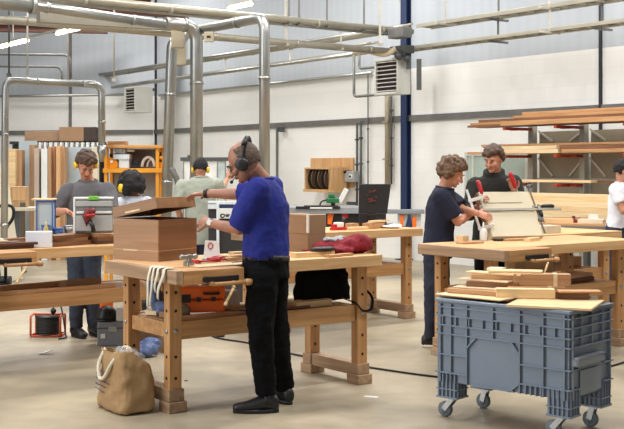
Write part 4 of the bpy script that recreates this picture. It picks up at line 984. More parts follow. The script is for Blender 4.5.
# load across the rim
def cpt(x, y, z): return cc+V((.74, -.67, 0))*x+V((.67, .74, 0))*y+ZZ*z
def cboard(lab, x, y, z, L, w, h, a, m, tilt=None, name='offcut'): return board(name, lab, cpt(x, y, z), (L, w, h), RC+a, m, 'offcut', 'offcuts heaped on the tub', tilt)
zr = zt+.002
cboard('pale plywood sheet overhanging the front corner of the tub', .27, -.06, zr, .50, .46, .014, .32, PLY, name='plywood_sheet')
cboard('thin brown sheet across the left rim of the tub', -.27, .02, zr, .48, .42, .009, .1, BROWN, name='plywood_sheet')
cboard('thin pale sheet on the left rim of the tub', -.26, -.02, zr+.010, .50, .40, .009, -.04, PALE, name='plywood_sheet')
cboard('dark tan board second in the left heap on the tub', -.28, .04, zr+.02, .44, .30, .03, .12, TAN)
cboard('long pale block at the front of the heap on the tub', .02, .0, zr+.016, .36, .09, .058, .62, PALE)
cboard('thin cream strip low in the left heap on the tub', -.28, .02, zr+.051, .40, .16, .008, .2, CREAM)
cboard('brown offcut in the middle of the left heap on the tub', -.26, .10, zr+.06, .34, .18, .035, .3, BROWN)
cboard('cream strip halfway up the left heap on the tub', -.30, .06, zr+.096, .36, .12, .010, .06, CREAM)
cboard('tan offcut above the cream strip in the left heap', -.27, .12, zr+.107, .30, .14, .03, .4, TAN)
cboard('pale strip near the top of the left heap on the tub', -.26, .10, zr+.138, .38, .10, .012, .14, PALE)
cboard('broad pale board topping the left heap on the tub', -.16, .18, zr+.151, .34, .14, .014, .5, PLY)
cboard('grey white slab at the back of the left heap', -.32, .2, zr+.06, .10, .10, .11, .2, OFFW)
for i, (x, y, z, lab) in enumerate(((.02, .17, zr+.016, 'lower tan trim box behind the long pale block'), (.03, .22, zr+.077, 'upper tan trim box stacked behind the long pale block'))):
    b_ = thing('trim_box', lab, 'offcut', cpt(x, y, z), RC+.62, 'offcuts heaped on the tub')
    MB().bb(-.20, .16, -.05, .05, 0, .06 if i == 0 else .075).build('body', TAN, b_, .003); MB().bb(.05, .075, -.0525, .0525, -.0, .062 if i == 0 else .077).build('band', CREAM, b_)
cboard('brown board at the rear of the heap on the tub', .20, .17, zr+.016, .30, .12, .04, .5, BROWN)
cboard('thin board leaning at the right rear of the tub heap', .30, .17, zr+.057, .26, .10, .012, .7, TAN)

# =====================================================  LUMBER RACK ON THE WALL
RD = 12.1
R0 = onw(528, HZ, RD)+UU*.10; R0.z = 0
def rk(x, y, z): return R0-UU*x+VV*y+ZZ*z
lr = thing('lumber_rack', 'grey cantilever lumber rack with orange red arms along the wall', 'rack', R0, RW)
RG = mat('rack_grey', (176, 174, 162), .5, .2)
for x in (0, .95, 2.1, 3.2):
    MB().bb(x-.045, x+.045, .16, .26, 0, 2.22).build('upright', RG, lr, .004)
    MB().bb(x-.05, x+.05, -.4, .26, 0, .07).build('foot', RG, lr, .004)
    for z in (.86, 1.36, 1.765, 2.165):
        MB().beam((x, .2, z-.012), (x, -.40, z-.012), .05, .04).beam((x-.14, -.1, z-.018), (x+.14, -.1, z-.018), .05, .03).build('arm', ARMRED, lr, .003)
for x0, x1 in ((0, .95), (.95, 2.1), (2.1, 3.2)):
    MB().beam((x0, .27, 1.42), (x1, .27, 1.42), .02, .04).build('brace', RG, lr)
    m_ = (x0+x1)/2
    for za, zb_ in ((1.45, 1.75), (1.95, 2.15)):
        for e_, f_ in ((x0+.05, x0+.32), (x1-.05, x1-.32)): MB().beam((e_, .28, zb_-.02), (f_, .28, za+.02), .014, .03).build('brace', mat('brace_pale', (196, 190, 172), .5), lr)
    MB().bb(x0+.05, x1-.05, .30, .32, .9, 2.12).build('back_panel', mat('rack_shade', (150, 138, 116), .7, 0, .06), lr)  # added panel: wall shaded by the stacked boards, given as a duller colour
rows = [ # x0, x1, y, depth, z, h, material, label
 (-1.16, 1.9, .02, .22, 2.192, .022, BROWN, 'thin dark board under the stack on the top rack arms'),
 (-1.12, 2.9, -.26, .10, 2.192, .03, BROWN, 'lowest front board on the top rack arms'),
 (-1.08, 3.2, -.24, .14, 2.224, .035, TAN, 'second board up at the front of the top rack level'),
 (-.92, 3.4, -.20, .16, 2.261, .04, BROWN, 'brown board third up on the top rack level'),
 (-.90, 3.4, -.02, .14, 2.226, .03, TAN, 'tan board behind the front ones on the top rack level'),
 (-.36, 3.6, -.37, .09, 2.194, .065, TAN, 'pale thick plank at the front edge of the top rack level'),
 (.02, 3.6, -.12, .2, 2.305, .035, TAN, 'pale board second from the top of the rack'),
 (.16, 3.6, -.10, .2, 2.343, .045, TAN, 'topmost tan board of the whole rack'),
 (-1.27, 3.0, -.10, .14, 1.792, .035, TAN, 'long tan board reaching furthest left on the middle rack arms'),
 (-.80, 3.3, .06, .12, 1.79, .09, BROWN, 'brown plank at the back of the middle rack arms'),
 (-.98, 1.6, -.04, .20, 1.885, .016, BROWN, 'thin dark board on top of the middle rack level'),
 (-.60, .98, -.33, .10, 1.792, .058, CREAM, 'lower cream beam at the front of middle rack arms'),
 (-.62, .96, -.33, .10, 1.852, .045, CREAM, 'upper cream beam at the front of middle rack arms'),
 (1.05, 3.5, -.33, .10, 1.792, .05, TAN, 'lower tan beam right of the cream beams on the rack'),
 (1.0, 3.5, -.32, .10, 1.844, .05, BROWN, 'upper brown beam right of the cream beams on the rack'),
 (-.9, 3.5, -.2, .12, 1.902, .03, TAN, 'tan board topping the middle rack level at right'),
 (-.28, 1.5, -.25, .14, 1.387, .035, PALE, 'single pale board on the third level of rack arms'),
 (1.4, 3.2, -.1, .10, 1.387, .03, BROWN, 'short brown board at right on third level of rack arms'),
 (-.5, 3.3, -.36, .12, .90, .09, CREAM, 'lowest cream beam at the base level of the rack'),
 (-.45, 3.3, -.35, .12, .992, .07, PALE, 'second pale beam at the base level of the rack'),
 (-.5, 3.2, -.34, .12, 1.064, .07, CREAM, 'third cream beam at the base level of the rack'),
 (-.4, 3.3, -.33, .12, 1.136, .06, PALE, 'fourth pale beam at the base level of the rack'),
 (-.3, 3.0, -.32, .12, 1.198, .04, CREAM, 'topmost cream beam at the base level of the rack'),
 (-.4, 3.2, -.12, .26, .90, .30, PALE, 'thick pale plank stack top behind the base level beams')]
random.seed(8)
for x0, x1, y, dp, z, h, m, lab in rows:
    x0 = x0+.30 if x0 < 0 else x0
    board('plank', lab, rk((x0+x1)/2, y, z), (x1-x0, dp, h), RW+random.uniform(-.006, .006), m, 'plank', 'planks on the lumber rack', None, .003)
# trestle table with cut parts before the rack
tt = thing('trestle_table', 'grey steel trestle table with offcuts before the lumber rack', 'table', at(577, 300, 13.3)*1.0, -.35); tt.location.z = 0
zt4 = at(0, 222.5, 13.3).z
MB().bb(-.5, .75, -.25, .25, zt4-.03, zt4).build('table_top', TAN, tt, .003); MB().bb(-.5, .75, -.27, -.25, zt4-.07, zt4-.03).bb(-.5, .75, .25, .27, zt4-.07, zt4-.03).build('rail', STEEL, tt)
for x in (-.42, .12, .66):
    for y in (-.22, .22): MB().bb(x-.02, x+.02, y-.02, y+.02, 0, zt4-.03).build('leg', DGREY, tt)
tc0 = V((tt.location.x, tt.location.y, zt4)); ct_, st_ = math.cos(-.35), math.sin(-.35)
for x, y, L, w, h, z, a, m, lab in ((-.20, -.12, .34, .12, .05, 0, .1, PALE, 'pale block at the left of the trestle table'), (.18, -.10, .30, .14, .05, 0, -.1, OFFW, 'off-white block in the middle of the trestle table'),
     (.20, -.08, .10, .10, .05, .05, .3, WHITE, 'small white piece on top of the off-white block'), (-.05, .10, .5, .08, .06, 0, .05, TAN, 'tan batten at the rear of the trestle table'), (.55, .05, .30, .14, .09, 0, .2, BROWN, 'brown offcut at the right of the trestle table'), (-.4, .05, .2, .12, .04, 0, .3, PALE, 'pale offcut at the left end of trestle table')):
    board('offcut', lab, tc0+V((ct_*x-st_*y, st_*x+ct_*y, z)), (L, w, h), -.35+a, m, 'offcut', 'offcuts on the trestle table')
k = thing('hand_plane', 'small dark red hand tool among the trestle table offcuts', 'tool', tc0+V((ct_*.02+st_*.1, -st_*-.0-.02, 0)), -.3)
MB().bb(-.07, .07, -.03, .03, 0, .035).bb(-.05, -.01, -.012, .012, .035, .08).bb(.03, .05, -.012, .012, .035, .065).build('body', mat('maroon', (110, 36, 36), .5), k, .006)
k = thing('screw_clamp', 'red gripped screw clamp lying on the pale rack beams', 'clamp', rk(.05, -.36, 1.239), RW)
MB().tube([(-.08, 0, .025), (-.05, 0, .025), (.07, 0, .025), (.09, 0, .025)], [.012, .024, .024, .014], 12).build('grip', RED, k); MB().tube([(-.16, 0, .025), (-.08, 0, .025)], .009).build('spindle', BLKM, k)

# =====================================================  CREAM CABINET FRONT AND THINGS ON THE RIGHT BENCH
BL = V((1.587, 9.70, .975)); X1 = V((.483, .157, 0)); wX = X1.length; X1n = X1.normalized(); Y1 = V((-.09, .27, .39)); hY = Y1.length; Y1n = Y1.normalized(); Z1 = X1n.cross(Y1n)
cf = thing('cabinet_front', 'cream cabinet front propped up on the right bench for clamping', 'cabinet', BL)
M_ = Matrix(((X1n.x, Y1n.x, Z1.x), (X1n.y, Y1n.y, Z1.y), (X1n.z, Y1n.z, Z1.z)))
cf.rotation_euler = M_.to_euler()
CRM = mat('cream_lacquer', (196, 184, 154), .4, 0, .02); CRMD = mat('cream_lacquer_edge', (196, 182, 150), .45, 0, .02)
MB().bb(0, wX, 0, hY, -.07, 0).build('carcass', CRM, cf, .004)
MB().bb(.0, wX, 0, .265, .001, .018).build('door_panel', CRM, cf, .005)
MB().bb(.0, wX, .285, hY, .001, .018).build('drawer_front', CRM, cf, .005)
MB().bb(.05, wX-.10, .355, .362, .0185, .0205).build('groove', mat('groove_brown', (120, 100, 76), .7), cf)
MB().bb(-.012, -.001, .18, hY, -.06, .0).build('side_strip', BROWN, cf)
def cfw(x, y, z): return BL+X1n*x+Y1n*y+Z1*z
fclamp('long grey bar clamp lying across the cream cabinet front', cfw(-.03, .275, .034), X1n, .80, mat('bar_grey', (140, 136, 124), .5, .3), BLACK, .03, Z1)
fclamp('grey bar clamp down the right edge of the cream cabinet', cfw(wX+.02, hY+.06, .02), -Y1n, .52, DGREY, BLKM, .03, Z1, hpos=-1, bw=.012)
fclamp('white bar clamp with red handle held before the man in the hoodie', at(480, 229, 9.72), (at(466, 188, 9.85)-at(480, 229, 9.72)), .38, WHITE, RED, -.12, V((0, -1, 0)))
k = thing('glue_bottle', 'white glue bottle on the right bench below the cream front', 'bottle', onz(483.5, 241, BT))
MB().lathe([(.030, 0), (.033, .01), (.033, .08), (.026, .10), (.010, .115)], n=18).build('bottle_body', WHITE, k); MB().lathe([(.011, .112), (.010, .13), (.004, .165)], n=12).build('nozzle', PAPER, k)
for px, py, L, w, h, z, a, m, lab in ((470, 243.5, .22, .10, .014, 0, -.1, TAN, 'thin tan board near the glue bottle on the right bench'), (462, 241.5, .09, .08, .05, 0, .2, PALE, 'pale block at the left end of the right bench'),
       (520, 240.5, .36, .09, .018, 0, -.25, TAN, 'tan board propping the cream cabinet front'), (500, 241, .12, .06, .02, 0, .1, BLACK, 'black wedge under the cream cabinet front'), (532, 241, .22, .06, .03, 0, .3, PALE, 'pale batten right of the cream cabinet front')):
    board('board', lab, onz(px, py, BT+z), (L, w, h), RB+a, m, 'board', 'boards on the right bench')
board('board', 'cream block on rear right bench beside the cabinet front', onz(548, 233, BT), (.2, .16, .075), RB, OFFW, 'board')
# shelf under the right bench
for v, u, L, w, h, z, m, a, lab in ((1.15, .2, .5, .24, .04, 0, BROWN, .05, 'brown slab on the right bench shelf'), (1.2, .18, .42, .2, .03, .041, TAN, .2, 'tan slab on top of the brown one on right bench shelf'), (.6, .3, .5, .16, .12, 0, TAN, 0, 'tan box end on the right bench shelf'),
       (1.42, .35, .3, .1, .06, 0, OFFW, .1, 'off-white piece at the right end of the right bench shelf'), (.95, .45, .5, .12, .2, 0, PALE, 0, 'pale upright board at the back of the right bench shelf')):
    board('board', lab, uv(OD, v, u, SH+z), (L, w, h), RB+a, m, 'board', 'boards on the right bench shelf')
k = thing('tool_case', 'small grey case seen beneath the right bench top', 'case', uv(OE, .32, .3, SH+.0), RB)
MB().bb(-.16, .16, -.1, .1, 0, .18).build('case_shell', mat('case_pale', (206, 206, 204), .5), k, .01); MB().bb(-.165, -.155, -.1, .1, 0, .18).build('case_end', DGREY, k); MB().tube(path([(-.05, -.1, .12), (-.05, -.13, .12), (.05, -.13, .12), (.05, -.1, .12)], .02), .008).build('handle', DGREY, k)
for v, u, L, w, h, m, lab in ((.2, .1, .5, .2, .12, BROWN, 'brown offcut stack on the rear right bench shelf'), (.75, .3, .4, .2, .1, TAN, 'tan offcut on the rear right bench shelf')):
    board('board', lab, uv(OE, v, u, SH), (L, w, h), RB, m, 'board', 'boards on the rear right bench shelf')
# =====================================================  PEOPLE
def hframe(f, tilt=0):
    f = V(f).normalized(); s = ZZ.cross(f).normalized(); u = f.cross(s)
    if tilt:
        q = Quaternion(f, tilt); s = q @ s; u = q @ u
    return f, s, u
def hand_mesh(w, d, nrm, side, L=.19, curl=.5, vox=.0035):
    """wrist w, hand axis d, palm normal nrm (the fingers curl that way), side=+1: thumb on the d x nrm side"""
    d = V(d).normalized(); n = V(nrm); n = (n-d*n.dot(d)).normalized(); t = d.cross(n)*side
    k = L/.19; mb = MB()
    mb.loft([(w-d*.02*k, t*.024*k, n*.018*k), (w+d*.012*k, t*.028*k, n*.017*k), (w+d*.05*k, t*.040*k, n*.016*k), (w+d*.088*k, t*.041*k, n*.013*k), (w+d*.098*k, t*.034*k, n*.009*k)], 14)
    for i, (o, ln, a) in enumerate(((.031, .072, .10), (.0105, .082, .02), (-.0105, .076, -.06), (-.031, .060, -.15))):
        b = w+d*.086*k+t*o*k; dd = (d*math.cos(a)+t*math.sin(a)).normalized(); P = [b-dd*.015*k, b]; ang = curl*.45
        for seg in (.45, .32, .23):
            v = dd*math.cos(ang)+n*math.sin(ang); P.append(P[-1]+v*ln*seg*k); ang += curl*.75
        mb.tube(P, [.0085*k, .0092*k, .0085*k, .0078*k, .006*k], 8); mb.ell(P[-1], .0062*k, None, 8, 5); mb.ell(P[2], .0088*k, None, 8, 5)
    b = w+d*.02*k+t*.025*k
    P = [b, b+(d*.55+t*.75+n*.2).normalized()*.040*k]; P.append(P[-1]+(d*.85+t*.4+n*.35).normalized()*.032*k); P.append(P[-1]+(d*.9+t*.1+n*.45).normalized()*.026*k)
    mb.tube(P, [.014*k, .0125*k, .0105*k, .0075*k], 8); mb.ell(P[-1], .0078*k, None, 8, 5)
    return remesh(mb, vox, 3, .5)
def limb(mb, P, R, n=12):
    mb.tube(P, R, n)
    for p, r in zip(P, R): mb.ell(p, r*.99, None, 12, 8)
def lerp_path(P, R, f0, f1, infl, k=6):
    """part of a two-bone limb, by arc fraction"""
    P = [V(p) for p in P]; Ls = [(P[i+1]-P[i]).length for i in range(len(P)-1)]; T = sum(Ls); cum = [0]
    for l in Ls: cum.append(cum[-1]+l)
    fs = sorted(set([f0+(f1-f0)*i/k for i in range(k+1)]+[c/T for c in cum if f0 < c/T < f1]))
    pts = []; rs = []
    for f in fs:
        x = f*T
        for i in range(len(Ls)):
            if x <= cum[i+1]+1e-9:
                t = (x-cum[i])/Ls[i]; pts.append(P[i].lerp(P[i+1], t)); rs.append(R[i]*(1-t)+R[i+1]*t+infl); break
    return pts, rs
def head_mesh(mb, c, f, s, u, k=1):
    R = RX((f, s, u))
    mb.ell(c+(u*.012-f*.008)*k, (.098*k, .077*k, .105*k), R); mb.ell(c+(f*.030-u*.058)*k, (.062*k, .058*k, .066*k), R); mb.ell(c+(f*.072-u*.100)*k, (.022*k, .028*k, .020*k), R)
    mb.ell(c+(f*.082+u*.010)*k, (.018*k, .050*k, .016*k), R)
    mb.tube([c+(f*.092+u*.002)*k, c+(f*.106-u*.026)*k, c+(f*.116-u*.042)*k], [.009*k, .012*k, .014*k], 8); mb.ell(c+(f*.112-u*.044)*k, .0145*k, R); mb.ell(c+(f*.100-u*.046+s*.014)*k, .009*k); mb.ell(c+(f*.100-u*.046-s*.014)*k, .009*k)
    for q in (-1, 1):
        mb.ell(c+(s*q*.078-f*.005-u*.018)*k, (.017*k, .008*k, .030*k), R); mb.ell(c+(s*q*.040+f*.066-u*.040)*k, (.026*k, .022*k, .022*k), R)
def person(name, label, base, J, head, bf, spec):
    """J joints in world space; head = (centre, face dir, tilt); garments cut from inflated copies of the limbs"""
    t = thing(name, label, 'person', base); base = V(base); Mi = Matrix.Translation(-base)
    vx = spec.get('vox', .008); k = spec.get('k', 1)
    def put(n, me, m, par=t): me.transform(Mi); return meshobj(n, me, m, par)
    def putmb(n, mb, m, par=t): return shift(mb, base).build(n, m, par)
    sS = (J['shL']-J['shR']).normalized(); sH = (J['hipL']-J['hipR']).normalized()
    P, N = J['pelvis'], J['neck']; hc, hf, tilt = head; f, s, u = hframe(hf, tilt)
    C_ = J.get('chest', P.lerp(N, .66)); W = J.get('waist', P.lerp(C_, .42))
    shw = (J['shL']-J['shR']).length/2
    def sec(c, a, b, sd, up): sd = sd.normalized(); fw = sd.cross(up).normalized(); return (c, sd*a, fw*b)
    g = spec.get('girth', 1)
    ups = [(W-P).normalized(), (W-P).normalized(), (C_-P).normalized(), (N-W).normalized(), (N-C_).normalized(), (N-C_).normalized()]
    def torso(inf, low=-.07):
        mid = sH.lerp(sS, .5)
        return [sec(P+ups[0]*low, .155+inf, .112*g+inf, sH, ups[0]), sec(P, .162+inf, .115*g+inf, sH, ups[1]), sec(W, .146*g+inf, .106*g+inf, mid, ups[2]), sec(C_, .160+inf, .112*g+inf, sS, ups[3]),
                sec(C_.lerp(N, .55), shw-.015+inf, .095+inf, sS, ups[4]), sec(C_.lerp(N, .84), (shw-.035)*.86+inf, .075+inf, sS, ups[4]), sec(N, .066+inf*.7, .062+inf*.7, sS, ups[5])]
    AR = [.056, .043, .030]; LR = [.088, .060, .042]
    arms = {q: [J['sh'+q], J['el'+q], J['wr'+q]] for q in 'LR'}; legs = {q: [J['hip'+q], J['kn'+q], J['an'+q]] for q in 'LR'}
    mb = MB(); mb.loft(torso(-.012)[1:]+[(N+(hc-N)*.1, *[x*.9 for x in torso(-.012)[-1][1:]])])
    hb = hc-u*.06*k-f*.02*k
    mb.tube([N-(hc-N).normalized()*.04, N.lerp(hb, .5), hb], [.062*k, .056*k, .056*k], 14)
    for q in 'LR':
        A = arms[q]; m_ = A[1].lerp(A[2], .3)
        limb(mb, [A[0], A[1], m_, A[2]], [.052, .041, .041, .027]); limb(mb, legs[q], [.078, .052, .036])
    head_mesh(mb, hc, f, s, u, k)
    body = remesh(mb, vx, 3, .5)
    hands = []
    for q in 'LR':
        d, n, cu = spec['hand'+q]
        hands.append(hand_mesh(arms[q][2], d, n, 1 if q == 'L' else -1, .185*k, cu, spec.get('hvox', .0045)))
    o = put('body', join_meshes([body]+hands), spec.get('skin', SKIN))
    # eyes and mouth
    e = MB(); e2 = MB(); br = MB()
    for q in (-1, 1):
        c = hc+(f*.0905+s*q*.032-u*.010)*k; e.ell(c-f*.003, (.009*k, .012*k, .0042*k), RX((f, s, u)), 10, 6); e2.ell(c+f*.0012*k, (.004*k, .010*k, .0028*k), RX((f, s, u)), 8, 6); br.ell(hc+(f*.098+s*q*.034+u*.014)*k, (.006*k, .022*k, .005*k), RX((f, s, u)), 8, 6)
    if spec.get('eyes'): putmb('eye', e, EYEW)
    putmb('pupil', e2, EYED); putmb('eyebrow', br, spec['hairm'])
    putmb('lips', MB().ell(hc+(f*.094-u*.073)*k, (.008*k, .024*k, .008*k), RX((f, s, u)), 10, 6), LIPS)
    # hair: many lumps on the scalp
    hm = MB(); hr = spec.get('hair', dict(r=.018, n=260)); rnd = random.Random(hr.get('seed', 1)); n = hr['n']
    cond = hr.get('cond', lambda a, b, c: (c > .42 or a < -.05 and c > -.55 or (a < .22 and c > .02)))
    for i in range(n):
        z = 1-2*(i+.5)/n; ph = i*2.399963; r_ = math.sqrt(1-z*z); a, b, c = r_*math.cos(ph), r_*math.sin(ph), z
        if cond(a, b, c):
            x = hr.get('ex', 1.0); p = hc+(f*(a*.100*x-.008)+s*b*.079*x+u*(c*.107*x+.012))*k; rr_ = hr['r']*rnd.uniform(.75, 1.2); j = hr.get('jit', .004)
            hm.ell(p+V((rnd.uniform(-j, j), rnd.uniform(-j, j), rnd.uniform(-j, j))), rr_, None, 8, 6)
    put('hair', remesh(hm, hr.get('vox', .006), hr.get('it', 1), .5), spec['hairm'])
    # shirt
    sm = MB(); inf = spec.get('sinf', .022); sm.loft(torso(inf, spec.get('hem', -.10)), 24)
    for q in 'LR':
        pts, rs = lerp_path(arms[q], AR, 0, spec.get('sleeve', .40) if not isinstance(spec.get('sleeve'), dict) else spec['sleeve'][q], spec.get('ainf', .022))
        lsec = spec.get('slflare', 0); rs = [r+lsec*i/len(rs) for i, r in enumerate(rs)]
        sm.tube(pts, rs, 14); sm.ell(pts[0], rs[0]*.96, None, 14, 9)
    if spec.get('hood'):
        back = -bf; R9 = RX((sS, sS.cross(ZZ), ZZ)); sm.ell(N+back*.06-ZZ*.02, (.11, .08, .06), R9); ring9 = [N+sS*math.cos(x)*.078+bf.normalized()*(math.sin(x)*.075)+ZZ*(.018-.03*math.sin(x)) for x in [2*PI*i/20 for i in range(21)]]; sm.tube(ring9, .030, 10, cap=False)
    sh = put(spec.get('top', 't_shirt'), remesh(sm, spec.get('svox', .009), 9, .5, spec.get('fold', .016), .10), spec['shirtm'])
    if spec.get('collar', 1):
        cf_ = torso(inf)[-1]; R_ = [cf_[0]+cf_[1]*math.cos(x)*.98+cf_[2]*math.sin(x)*.98 for x in [2*PI*i/20 for i in range(21)]]
        putmb('collar', MB().tube(R_, .011, 6, cap=False), spec['shirtm'], sh) if False else shift(MB().tube(R_, .011, 6, cap=False), base).build('collar', spec['shirtm'], sh)
    # trousers
    tm = MB(); ti = spec.get('tinf', .020); ts = torso(ti*.8, -.10)
    top = P+ups[0]*spec.get('rise', .06)
    tm.loft([ts[0], ts[1], sec(top, .155+ti*.6, .112*g+ti*.6, sH, ups[0])], 24)
    for q in 'LR':
        pts, rs = lerp_path(legs[q], LR, 0, spec.get('tlen', 1.0), ti)
        tm.tube(pts, rs, 14); tm.ell(pts[0], rs[0], None, 14, 9)
    put(spec.get('bottom', 'trousers'), remesh(tm, spec.get('svox', .009), 3, .5, spec.get('fold', .016)*1.3, .09), spec['trm'])
    # shoes
    for q in 'LR':
        a = J['an'+q]; d = (J['toe'+q]-a); d.z = 0; d.normalize(); sd = ZZ.cross(d); z0 = spec['floor']; L = spec.get('shoe', .29)
        def ss(x, w, h, z): return (V((a.x, a.y, z0+z))+d*x, sd*w, ZZ*h)
        up_ = MB().loft([ss(-.085, .022, .03, .06), ss(-.07, .034, .05, .06), ss(-.03, .037, .062, .072), ss(.02, .040, .058, .066), ss(.07, .044, .045, .052), ss(.12, .047, .035, .043), ss(L-.11, .042, .029, .037), ss(L-.085, .022, .02, .032)], 18)
        up_.tube([V((a.x, a.y, z0+.06))-d*.02, V((a.x, a.y, z0+.135))-d*.02], [.045, .042], 14)
        so = putmb('shoe', up_, spec.get('shoem', BLACK))
        shift(MB().loft([(V((a.x, a.y, z0+z))+d*((L-.17)/2), d*(L/2), sd*.046*w_) for z, w_ in ((0.001, .95), (.012, 1), (.026, 1.0))], 22), base).build('sole', spec.get('solem', BLACK), so)
    return t, dict(f=f, s=s, u=u, hc=hc, put=put, putmb=putmb, base=base, k=k)
def defenders(t, I, m, band, name='ear_defenders', r=.034, cupd=.030, widen=1.0, out=.082, drop=.014, lean=0):
    hc, f, s, u, k = I['hc'], I['f'], I['s'], I['u'], I['k']; c = hc-u*drop*k-f*.004
    u0, f0 = u, f; u = u0*math.cos(lean)-f0*math.sin(lean); f = f0*math.cos(lean)+u0*math.sin(lean)
    pts = [c+(s*math.cos(a)*.090*widen+u*math.sin(a)*(.136+drop)*widen)*k for a in [PI*i/18 for i in range(19)]]
    b = I['putmb'](name, MB().tube(pts, .010, 8, flat=.7), band)
    for q in (-1, 1):
        a = c+s*q*out*k; R_ = RX((f, u, s*q))
        shift(MB().lathe([(r*.7, -.004), (r, 0), (r*1.05, cupd*.4), (r*.95, cupd*.8), (r*.6, cupd)], a, 16, R_), I['base']).build('ear_cup', m, b)
    return b
def fl0(v): return V((v.x, v.y, 0))
HB = mat('hair_brown', (78, 54, 38), .6, 0, .25, 30); HDK = mat('hair_dark', (12, 10, 9), .8, 0, .2, 30); HCU = mat('hair_light_brown', (96, 68, 44), .6, 0, .3, 40); HGR = mat('hair_cropped', (88, 70, 58), .7, 0, .2, 60)
BLUES = mat('blue_cotton', (16, 30, 120), .85, 0, .12, 5, .25, 18); BLKJ = mat('black_denim', (7, 7, 9), .85, 0, .2, 6, .3, 18, spec=.15); GREYT = mat('grey_cotton', (98, 96, 100), .85, 0, .1, 5, .25, 18)
BJ = mat('dark_denim', (44, 52, 66), .85, 0, .2, 6, .3, 18); SAGE = mat('sage_cotton', (160, 164, 150), .85, 0, .08, 5, .25, 18); NAVYT = mat('navy_cotton', (18, 22, 46), .85, 0, .12, 5, .25, 18); NAVYJ = mat('navy_denim', (36, 40, 56), .85, 0, .2, 6, .3, 18)
HOOD = mat('charcoal_fleece', (33, 31, 27), .9, 0, .12, 8, .25, 24); WHT = mat('white_cotton', (228, 228, 234), .85, 0, .04, 5, .2, 18); PALEB = mat('pale_cotton', (202, 206, 216), .85, 0, .06, 5, .2, 18)

# ---- the man in the blue shirt
J = dict(pelvis=at(266, 263, 7.28), neck=at(261, 180, 7.25), chest=at(266, 206, 7.28), waist=at(266, 236, 7.29), shL=at(258, 190, 7.10), shR=at(272, 189, 7.44), elL=at(239, 229, 7.20), wrL=at(209, 223, 7.42),
         elR=at(243, 194, 7.50), wrR=at(205, 193.5, 7.62), hipL=at(262, 276, 7.18), hipR=at(271, 276, 7.38), knL=at(261, 335, 7.15), knR=at(276, 333, 7.38), anL=at(266, 394, 7.17), anR=at(284, 388, 7.46), toeL=at(232, 404, 7.16), toeR=at(262, 398, 7.66))
hd = (at(243.5, 160.5, 7.20), V((-.82, .18, -.50)), 0)
P1, I1 = person('person', 'man in blue t-shirt and black jeans with headset lifting the box lid', fl0(at(267, 0, 7.3)), J, hd, V((-.9, .4, 0)), dict(vox=.006, hvox=.0035, skin=SKIN2, hairm=HGR, shirtm=BLUES, trm=BLKJ, floor=0, sleeve=.46, ainf=.034, slflare=.012, sinf=.024, hem=.045, rise=.05, bottom='jeans', tinf=.026, shoe=.30, girth=1.18, fold=.024, k=1.06,
    handL=((at(195, 218, 7.56)-at(209, 223, 7.42)), V((.2, .8, -.5)), .7), handR=((at(189, 195, 7.70)-at(205, 193.5, 7.62)), V((-.2, .2, -1)), .55),
    hair=dict(r=.008, n=900, jit=.001, vox=.005, cond=lambda a, b, c: a < .12 and c > -.62 and (c < .62 or a < -.45) and not (abs(b) > .8 and c < -.1 and a > -.1))))
hs = defenders(P1, I1, BLACK, BLKM, 'headset', .044, .038, 1.0, drop=.030, lean=.60)
hc, f, s, u = I1['hc'], I1['f'], I1['s'], I1['u']
shift(MB().tube(path([hc+s*.10-u*.03, hc+s*.095+f*.06-u*.07, hc+s*.045+f*.125-u*.085], .03), .004, 6).ell(hc+s*.04+f*.132-u*.085, .012), I1['base']).build('microphone', BLACK, hs)
ul = u*math.cos(.6)-f*math.sin(.6)
pd = [hc+(s*math.cos(a)*.096+ul*(math.sin(a)*.176)-u*.03) for a in [PI*(.25+.5*i/10) for i in range(11)]]
shift(MB().tube(pd, .018, 8, flat=1.0), I1['base']).build('head_pad', BLACK, hs)
gl = MB()
for q in (-1, 1):
    c = hc+f*.105+s*q*.034-u*.006; gl.tube([c+s*math.cos(x)*.024+u*math.sin(x)*.017 for x in [2*PI*i/16 for i in range(17)]], .0022, 6, cap=False); gl.tube([c+s*q*.024, hc+s*q*.081+f*.01-u*.0], .0022, 6)
I1['putmb']('glasses', gl, DGREY)
# belt, pocket, watches
Pv = J['pelvis']; up = (J['waist']-Pv).normalized(); sd = (J['hipL']-J['hipR']).normalized(); fw = sd.cross(up).normalized(); cB_ = Pv+up*.030
ring = [cB_+sd*math.cos(x)*.176+fw*math.sin(x)*.153 for x in [2*PI*i/28 for i in range(29)]]
vs = [];
belt = MB(); n = 28; vs = [p+up*dz for p in ring[:n] for dz in (-.017, .017)]+[cB_+(p-cB_)*1.03+up*dz for p in ring[:n] for dz in (-.017, .017)]
fs = []
for i in range(n):
    a, b = 2*i, 2*((i+1) % n); fs += [(a, b, b+1, a+1), (2*n+a, 2*n+a+1, 2*n+b+1, 2*n+b), (a+1, b+1, 2*n+b+1, 2*n+a+1), (a, 2*n+a, 2*n+b, b)]
belt.add(vs, fs, True); I1['putmb']('belt', belt, mat('leather', (44, 34, 30), .6))
def bracelet(I, w, d, m, name, r=.031, face=None):
    d = V(d).normalized(); o = I['putmb'](name, MB().tube([w-d*.012, w+d*.012], r, 16), m)
    if face is not None: shift(MB().tube([w+face*r*.9, w+face*(r+.010)], .020, 14), I['base']).build('watch_face', WHITE, o)
bracelet(I1, J['wrL']-(J['wrL']-J['elL']).normalized()*.015, J['wrL']-J['elL'], STEEL, 'watch', .033, V((-.1, -.9, .2)).normalized())
bracelet(I1, J['wrR']-(J['wrR']-J['elR']).normalized()*.015, J['wrR']-J['elR'], BLACK, 'wristband', .033)

